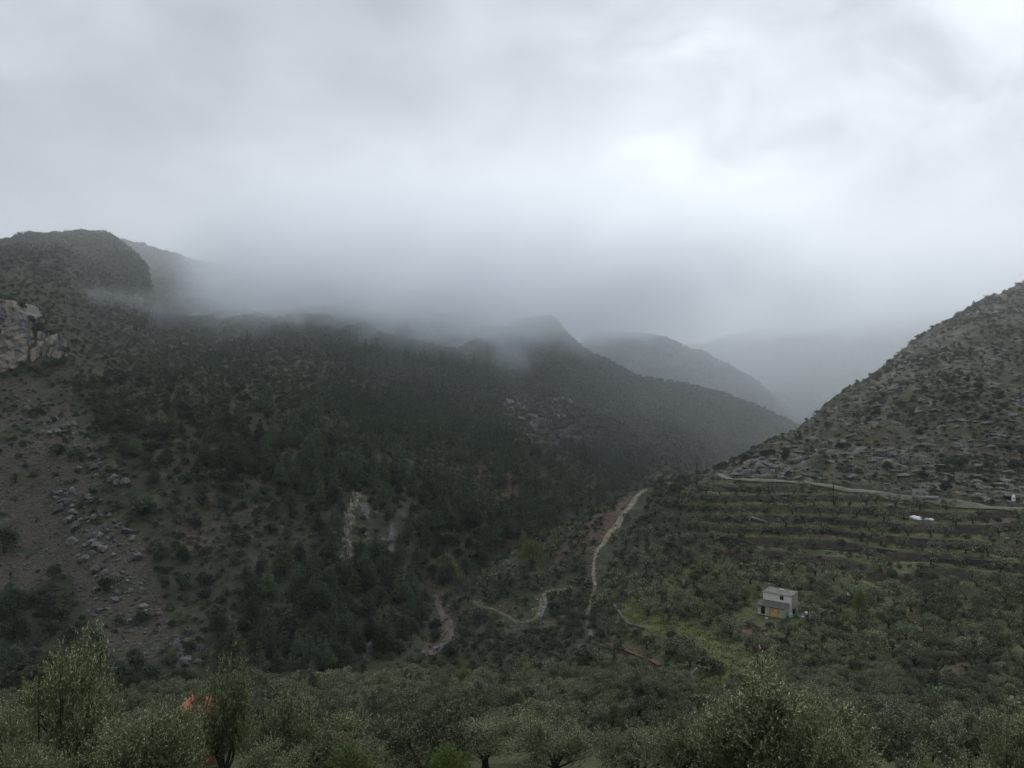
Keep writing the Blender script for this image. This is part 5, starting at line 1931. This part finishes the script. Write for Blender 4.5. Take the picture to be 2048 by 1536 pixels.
# ------------------------------------------------------------------ shrubs: hill, spur, slopes
rg = np.random.default_rng(8)
x_, y_ = world_points(80000, 110, 560, rg, -60, 2110, 0)
z_ = H(x_, y_)
px_, py_ = proj(x_, y_, z_)
rk_s = samp(rocky_m, x_, y_)
te_s = samp(terr_m, x_, y_)
sc_s = samp(scr_m, x_, y_)
me_s = samp(mead_m, x_, y_)
spur = inpoly(px_, py_, [(830, 1330), (900, 1240), (960, 1170), (1200, 1030), (1300, 975), (1390, 960), (1500, 1090), (1560, 1180), (1480, 1220), (1400, 1250), (1200, 1300), (1150, 1370), (850, 1380)])
cl = fbm(x_ / 18 + 3, y_ / 18, oct=2)
SHR, DK = [], []
for i in range(len(x_)):
    p, dk = 0.0, .1
    if spur[i]:
        p, dk = .95, .3
    elif rk_s[i] > .4:
        p, dk = (.6 if cl[i] > .2 else .06), .35
    elif te_s[i] > .4:
        p, dk = .10, .2
    elif sc_s[i] > .3:
        p, dk = (.20 if cl[i] > .1 else .03) * (1.0 if py_[i] < 980 else .5), .6
    elif y_[i] > 140:
        p, dk = .30, .35
    if me_s[i] > .2 or rg.random() > p:
        continue
    d = rg.uniform(1.4, 2.6) if spur[i] else rg.uniform(1.8, 3.0)
    if PK_.ok(x_[i], y_[i], d) and not blocks(x_[i], y_[i], z_[i], 1.2, 1.0):
        PK_.add(x_[i], y_[i], d)
        (DK if rg.random() < dk else SHR).append((x_[i], y_[i], z_[i], px_[i], py_[i], rk_s[i]))
SHR, DK = vis(SHR, 1.4), vis(DK, 2.0)
print('shrubs', len(SHR), 'dark', len(DK))
DK_hill = [o for o in DK if o[5] > .4]
DK_rest = [o for o in DK if o[5] <= .4]
DKI = DK_hill[:170] + DK_rest[:130]
DKR = DK_hill[170:] + DK_rest[130:]
for k, (x, y, z, px, py, _) in enumerate(DKI):
    s = .30 + .75 * rg.random() ** 2.0
    o = put('dark_bush', OAK_M[int(rg.integers(4))], x, y, z - .1, (s, s, s * rg.uniform(.8, 1.15)), rg.uniform(0, 6.28))
    tag(o, None, 'bush', 'dark round bushes on the open hillsides')
    register(o, x, y, z, ('large' if s > .7 else 'small') + ' dark round bush')
for k, (x, y, z, px, py, _) in enumerate(SHR[:300]):
    s = rg.uniform(.7, 1.5)
    o = put('shrub', SH_M[int(rg.integers(4))], x, y, z, s, rg.uniform(0, 6.28))
    tag(o, None, 'shrub', 'grey-green shrubs on the spur and slopes')
    register(o, x, y, z, ('wide' if s > 1.1 else 'low') + ' grey-green shrub')
if DKR:
    merge('oak_scrub', OAKL_A, [(int(rg.integers(3)), x, y, z, rg.uniform(.35, .7), rg.uniform(0, 6.28)) for x, y, z, _, _, _ in DKR], [M['oak'], M['bark']],
          'dark evergreen bushes scattered over the farther hillsides', 'scrub')
merge('low_scrub', SHL_A, [(int(rg.integers(4)), x, y, z, rg.uniform(.6, 1.3), rg.uniform(0, 6.28)) for x, y, z, _, _, _ in SHR[300:]], [M['shrub'], M['bark']],
      'low grey-green scrub over the farther hillsides', 'scrub')

# undergrowth close to the ground everywhere, and scrub on the distant ridges
rg = np.random.default_rng(18)
x_, y_ = world_points(26000, 60, 620, rg, -60, 2110, 1)
te_s, sc_s, me_s, rk_s = samp(terr_m, x_, y_), samp(scr_m, x_, y_), samp(mead_m, x_, y_), samp(rocky_m, x_, y_)
keep = visible(x_, y_, .8) & (me_s < .2) & (rg.random(len(x_)) < np.where(sc_s > .3, .06, np.where(te_s > .4, .22, np.where(rk_s > .4, .95, .8))))
hd = np.hypot(x_ - hx + 1, y_ - hy + 2)
keep &= hd > 8
for path, w in ((LANE, 2.6), (TRAIL, 1.9), (TRACK, 2.2)):
    for p in path[::2]:
        keep &= (x_ - p[0]) ** 2 + (y_ - p[1]) ** 2 > w * w
x_, y_ = x_[keep], y_[keep]
z_ = H(x_, y_)
print('undergrowth', len(x_))
rs = np.random.default_rng(4)
UG = []
for s in range(6):
    P_, D_ = clump_pts(rs, (0, 0, .25), (.75, .75, .45), 42, .45)
    P_[:, 2] = np.abs(P_[:, 2])
    V, Fq_ = leaves(P_, D_ + (0, 0, .4), .34, .2, rs, .6)
    UG.append((V, Fq_, np.full(len(Fq_), 0 if s < 3 else (1 if s < 5 else 2))))
merge('undergrowth', UG, [(int(rg.integers(6)), x_[i], y_[i], z_[i], rg.uniform(.5, 1.3) * (1 + y_[i] / 900), rg.uniform(0, 6.28)) for i in range(len(x_))],
      [M['shrub'], M['oak'], M['grass']], 'knee-high heath and dry grass covering the slopes', 'undergrowth')
x_, y_ = world_points(110000, 430, 1500, rg, -40, 2090, 2)
keep = visible(x_, y_, 3) & (rg.random(len(x_)) < sstep(y_, 400, 600)) & ((samp(rocky_m, x_, y_) < .4) | (rg.random(len(x_)) < .12))
x_, y_ = x_[keep][:42000], y_[keep][:42000]
z_ = H(x_, y_)
FARP = [OAKL_A[0], OAKL_A[1]]
FS = []
for s in range(4):
    P_, D_ = clump_pts(rs, (0, 0, 1.2), (1.7, 1.7, 1.1), 22, .4)
    V, Fq_ = leaves(P_, D_, 1.4, 1.0, rs, .8)
    FS.append((V, Fq_, np.zeros(len(Fq_), int)))
print('far', len(x_))
merge('distant_scrub', FS, [(int(rg.integers(4)), x_[i], y_[i], z_[i], rg.uniform(.6, 1.5) * (y_[i] / 800) ** .35, rg.uniform(0, 6.28)) for i in range(len(x_))],
      [M['heath']], 'dark scrub on the distant misty ridges', 'scrub')

# grass in the clearing, on the treads and round the grove floor
rg = np.random.default_rng(28)
x_, y_ = world_points(60000, 60, 320, rg, 900, 2110, 1)
me_s, te_s = samp(mead_m, x_, y_), samp(terr_m, x_, y_)
keep = visible(x_, y_, .3) & (rg.random(len(x_)) < np.where(me_s > .3, .9, np.where(te_s > .5, .22, .16)))
x_, y_ = x_[keep][:9000], y_[keep][:9000]
z_ = H(x_, y_)
GR = []
for s in range(4):
    C_ = np.stack([rs.normal(0, .5, 16), rs.normal(0, .5, 16), rs.uniform(.05, .16, 16)], 1)
    V, Fq_ = leaves(C_, np.tile((0, 0, 1.), (16, 1)), .32, .09, rs, .45)
    GR.append((V, Fq_, np.zeros(len(Fq_), int)))
merge('grass', GR, [(int(rg.integers(4)), x_[i], y_[i], z_[i], rg.uniform(.7, 1.4), rg.uniform(0, 6.28)) for i in range(len(x_))],
      [M['grass']], 'short green grass on the clearing and terrace treads', 'grass')

# stones edging the trail
rg = np.random.default_rng(38)
PR = [rock_arr(900 + k, (1, .8, .6), 2, 8, .1) for k in range(4)]
PR = [(a, b_, np.full(len(b_), k % 2)) for k, (a, b_) in enumerate(PR)]
pl = []
for path, nn in ((TRAIL, 420), (TRACK, 140), (STREAM, 220)):
    for _ in range(nn):
        p = path[int(rg.integers(len(path)))]
        x, y = p[0] + rg.normal(0, 1.0), p[1] + rg.normal(0, 2.2)
        pl.append((int(rg.integers(4)), x, y, float(H(x, y)) + .2, .12 + .3 * rg.random() ** 2, rg.uniform(0, 6)))
merge('trail_stones', PR, pl, [M['limestone'], M['pale_rock']], 'small pale stones strewn along the trail, the track and the stream bed', 'stones')

write_labels()

# ------------------------------------------------------------------ air: even haze, and the mist bank lying on the ridges
def volume_box(name, x0, x1, y0, y1, z0, z1, mat):
    mb = MB()
    mb.box(x0, x1, y0, y1, z0, z1)
    o = mb.build(name, mat)
    return o


hm = bpy.data.materials.new('haze_air')
hm.use_nodes = True
ht = hm.node_tree
ht.nodes.clear()
ho = node(ht, 'ShaderNodeOutputMaterial')
pv = node(ht, 'ShaderNodeVolumePrincipled')
pv.inputs['Color'].default_value = (0.80, 0.88, 0.96, 1)
pv.inputs['Density'].default_value = 0.00007
pv.inputs['Anisotropy'].default_value = 0.0
ht.links.new(pv.outputs[0], ho.inputs['Volume'])
zlo = float(Z.min()) - 1.0
hz = volume_box('haze', -2300, 2300, -2300, 2300, zlo, 185, hm)
tag(hz, 'thin blue-grey haze filling the valley', None, None, 'stuff')

mm = bpy.data.materials.new('mist_volume')
mm.use_nodes = True
t = mm.node_tree
t.nodes.clear()
mo = node(t, 'ShaderNodeOutputMaterial')
pv = node(t, 'ShaderNodeVolumePrincipled')
pv.inputs['Color'].default_value = (0.935, 0.968, 1.0, 1)
pv.inputs['Anisotropy'].default_value = 0.52
geo = node(t, 'ShaderNodeNewGeometry')
P = geo.outputs['Position']
sx = node(t, 'ShaderNodeSeparateXYZ')
t.links.new(P, sx.inputs[0])
px_o, py_o, pz_o = sx.outputs
nb = noise_n(t, mapping(t, P, (1, 1, 1.3)), 0.009, 5, 0.6, 0.6)
# base height of the cloud rises with distance
basez = math_n(t, 'ADD', math_n(t, 'MULTIPLY', py_o, 0.045), 30.0)
basez = math_n(t, 'ADD', basez, math_n(t, 'MULTIPLY', math_n(t, 'SUBTRACT', nb, .5), -130.0))
basez = math_n(t, 'SUBTRACT', basez, maprange(t, px_o, -20.0, 150.0, 34.0, 0.0))
hgt = math_n(t, 'SUBTRACT', pz_o, basez)
up = maprange(t, hgt, 0.0, 50.0)
topf = maprange(t, pz_o, 115.0, 205.0, 1.0, 0.0)
basez = math_n(t, 'SUBTRACT', basez, 0.0)
# the leftmost summit stands clear of it
lx = maprange(t, math_n(t, 'ADD', px_o, math_n(t, 'MULTIPLY', py_o, 0.46)), 0.0, 75.0)
bhd = maprange(t, py_o, 690.0, 800.0)
msk = math_n(t, 'MAXIMUM', lx, bhd)
near_f = maprange(t, math_n(t, 'SUBTRACT', py_o, math_n(t, 'MULTIPLY', math_n(t, 'MAXIMUM', px_o, 0.0), 0.3)), 430.0, 560.0)
den = math_n(t, 'MULTIPLY', math_n(t, 'MULTIPLY', up, topf), math_n(t, 'MULTIPLY', msk, near_f))
den = math_n(t, 'MULTIPLY', math_n(t, 'MULTIPLY', den, 0.014), maprange(t, px_o, 120.0, 330.0, 1.0, 0.35))
wisp = noise_n(t, mapping(t, P, (1, 1, 1.8)), 0.02, 3, 0.6, 0.6)
den = math_n(t, 'MULTIPLY', den, maprange(t, wisp, 0.36, 0.56, 0.25, 1.2))
den = math_n(t, 'ADD', den, maprange(t, py_o, 300.0, 950.0, 0.0001, 0.0026, False))
ev = node(t, 'ShaderNodeVectorMath', operation='LENGTH')
t.links.new(mapping(t, P, (1 / 75, 1 / 40, 1 / 15), (252 / 75, -480 / 40, -61 / 15)), ev.inputs[0])
w2 = math_n(t, 'MULTIPLY', maprange(t, ev.outputs['Value'], 0.15, 1.1, 0.011, 0.0), maprange(t, wisp, 0.42, 0.58, 0.1, 1.3))
den = math_n(t, 'ADD', den, w2)
t.links.new(den, pv.inputs['Density'])
t.links.new(pv.outputs[0], mo.inputs['Volume'])
mist = volume_box('mist', -1500, 1500, 270, 2000, -70, 212, mm)
tag(mist, 'low cloud lying across the ridges and hiding their tops', None, None, 'stuff')
mm.cycles.volume_step_rate = 0.4
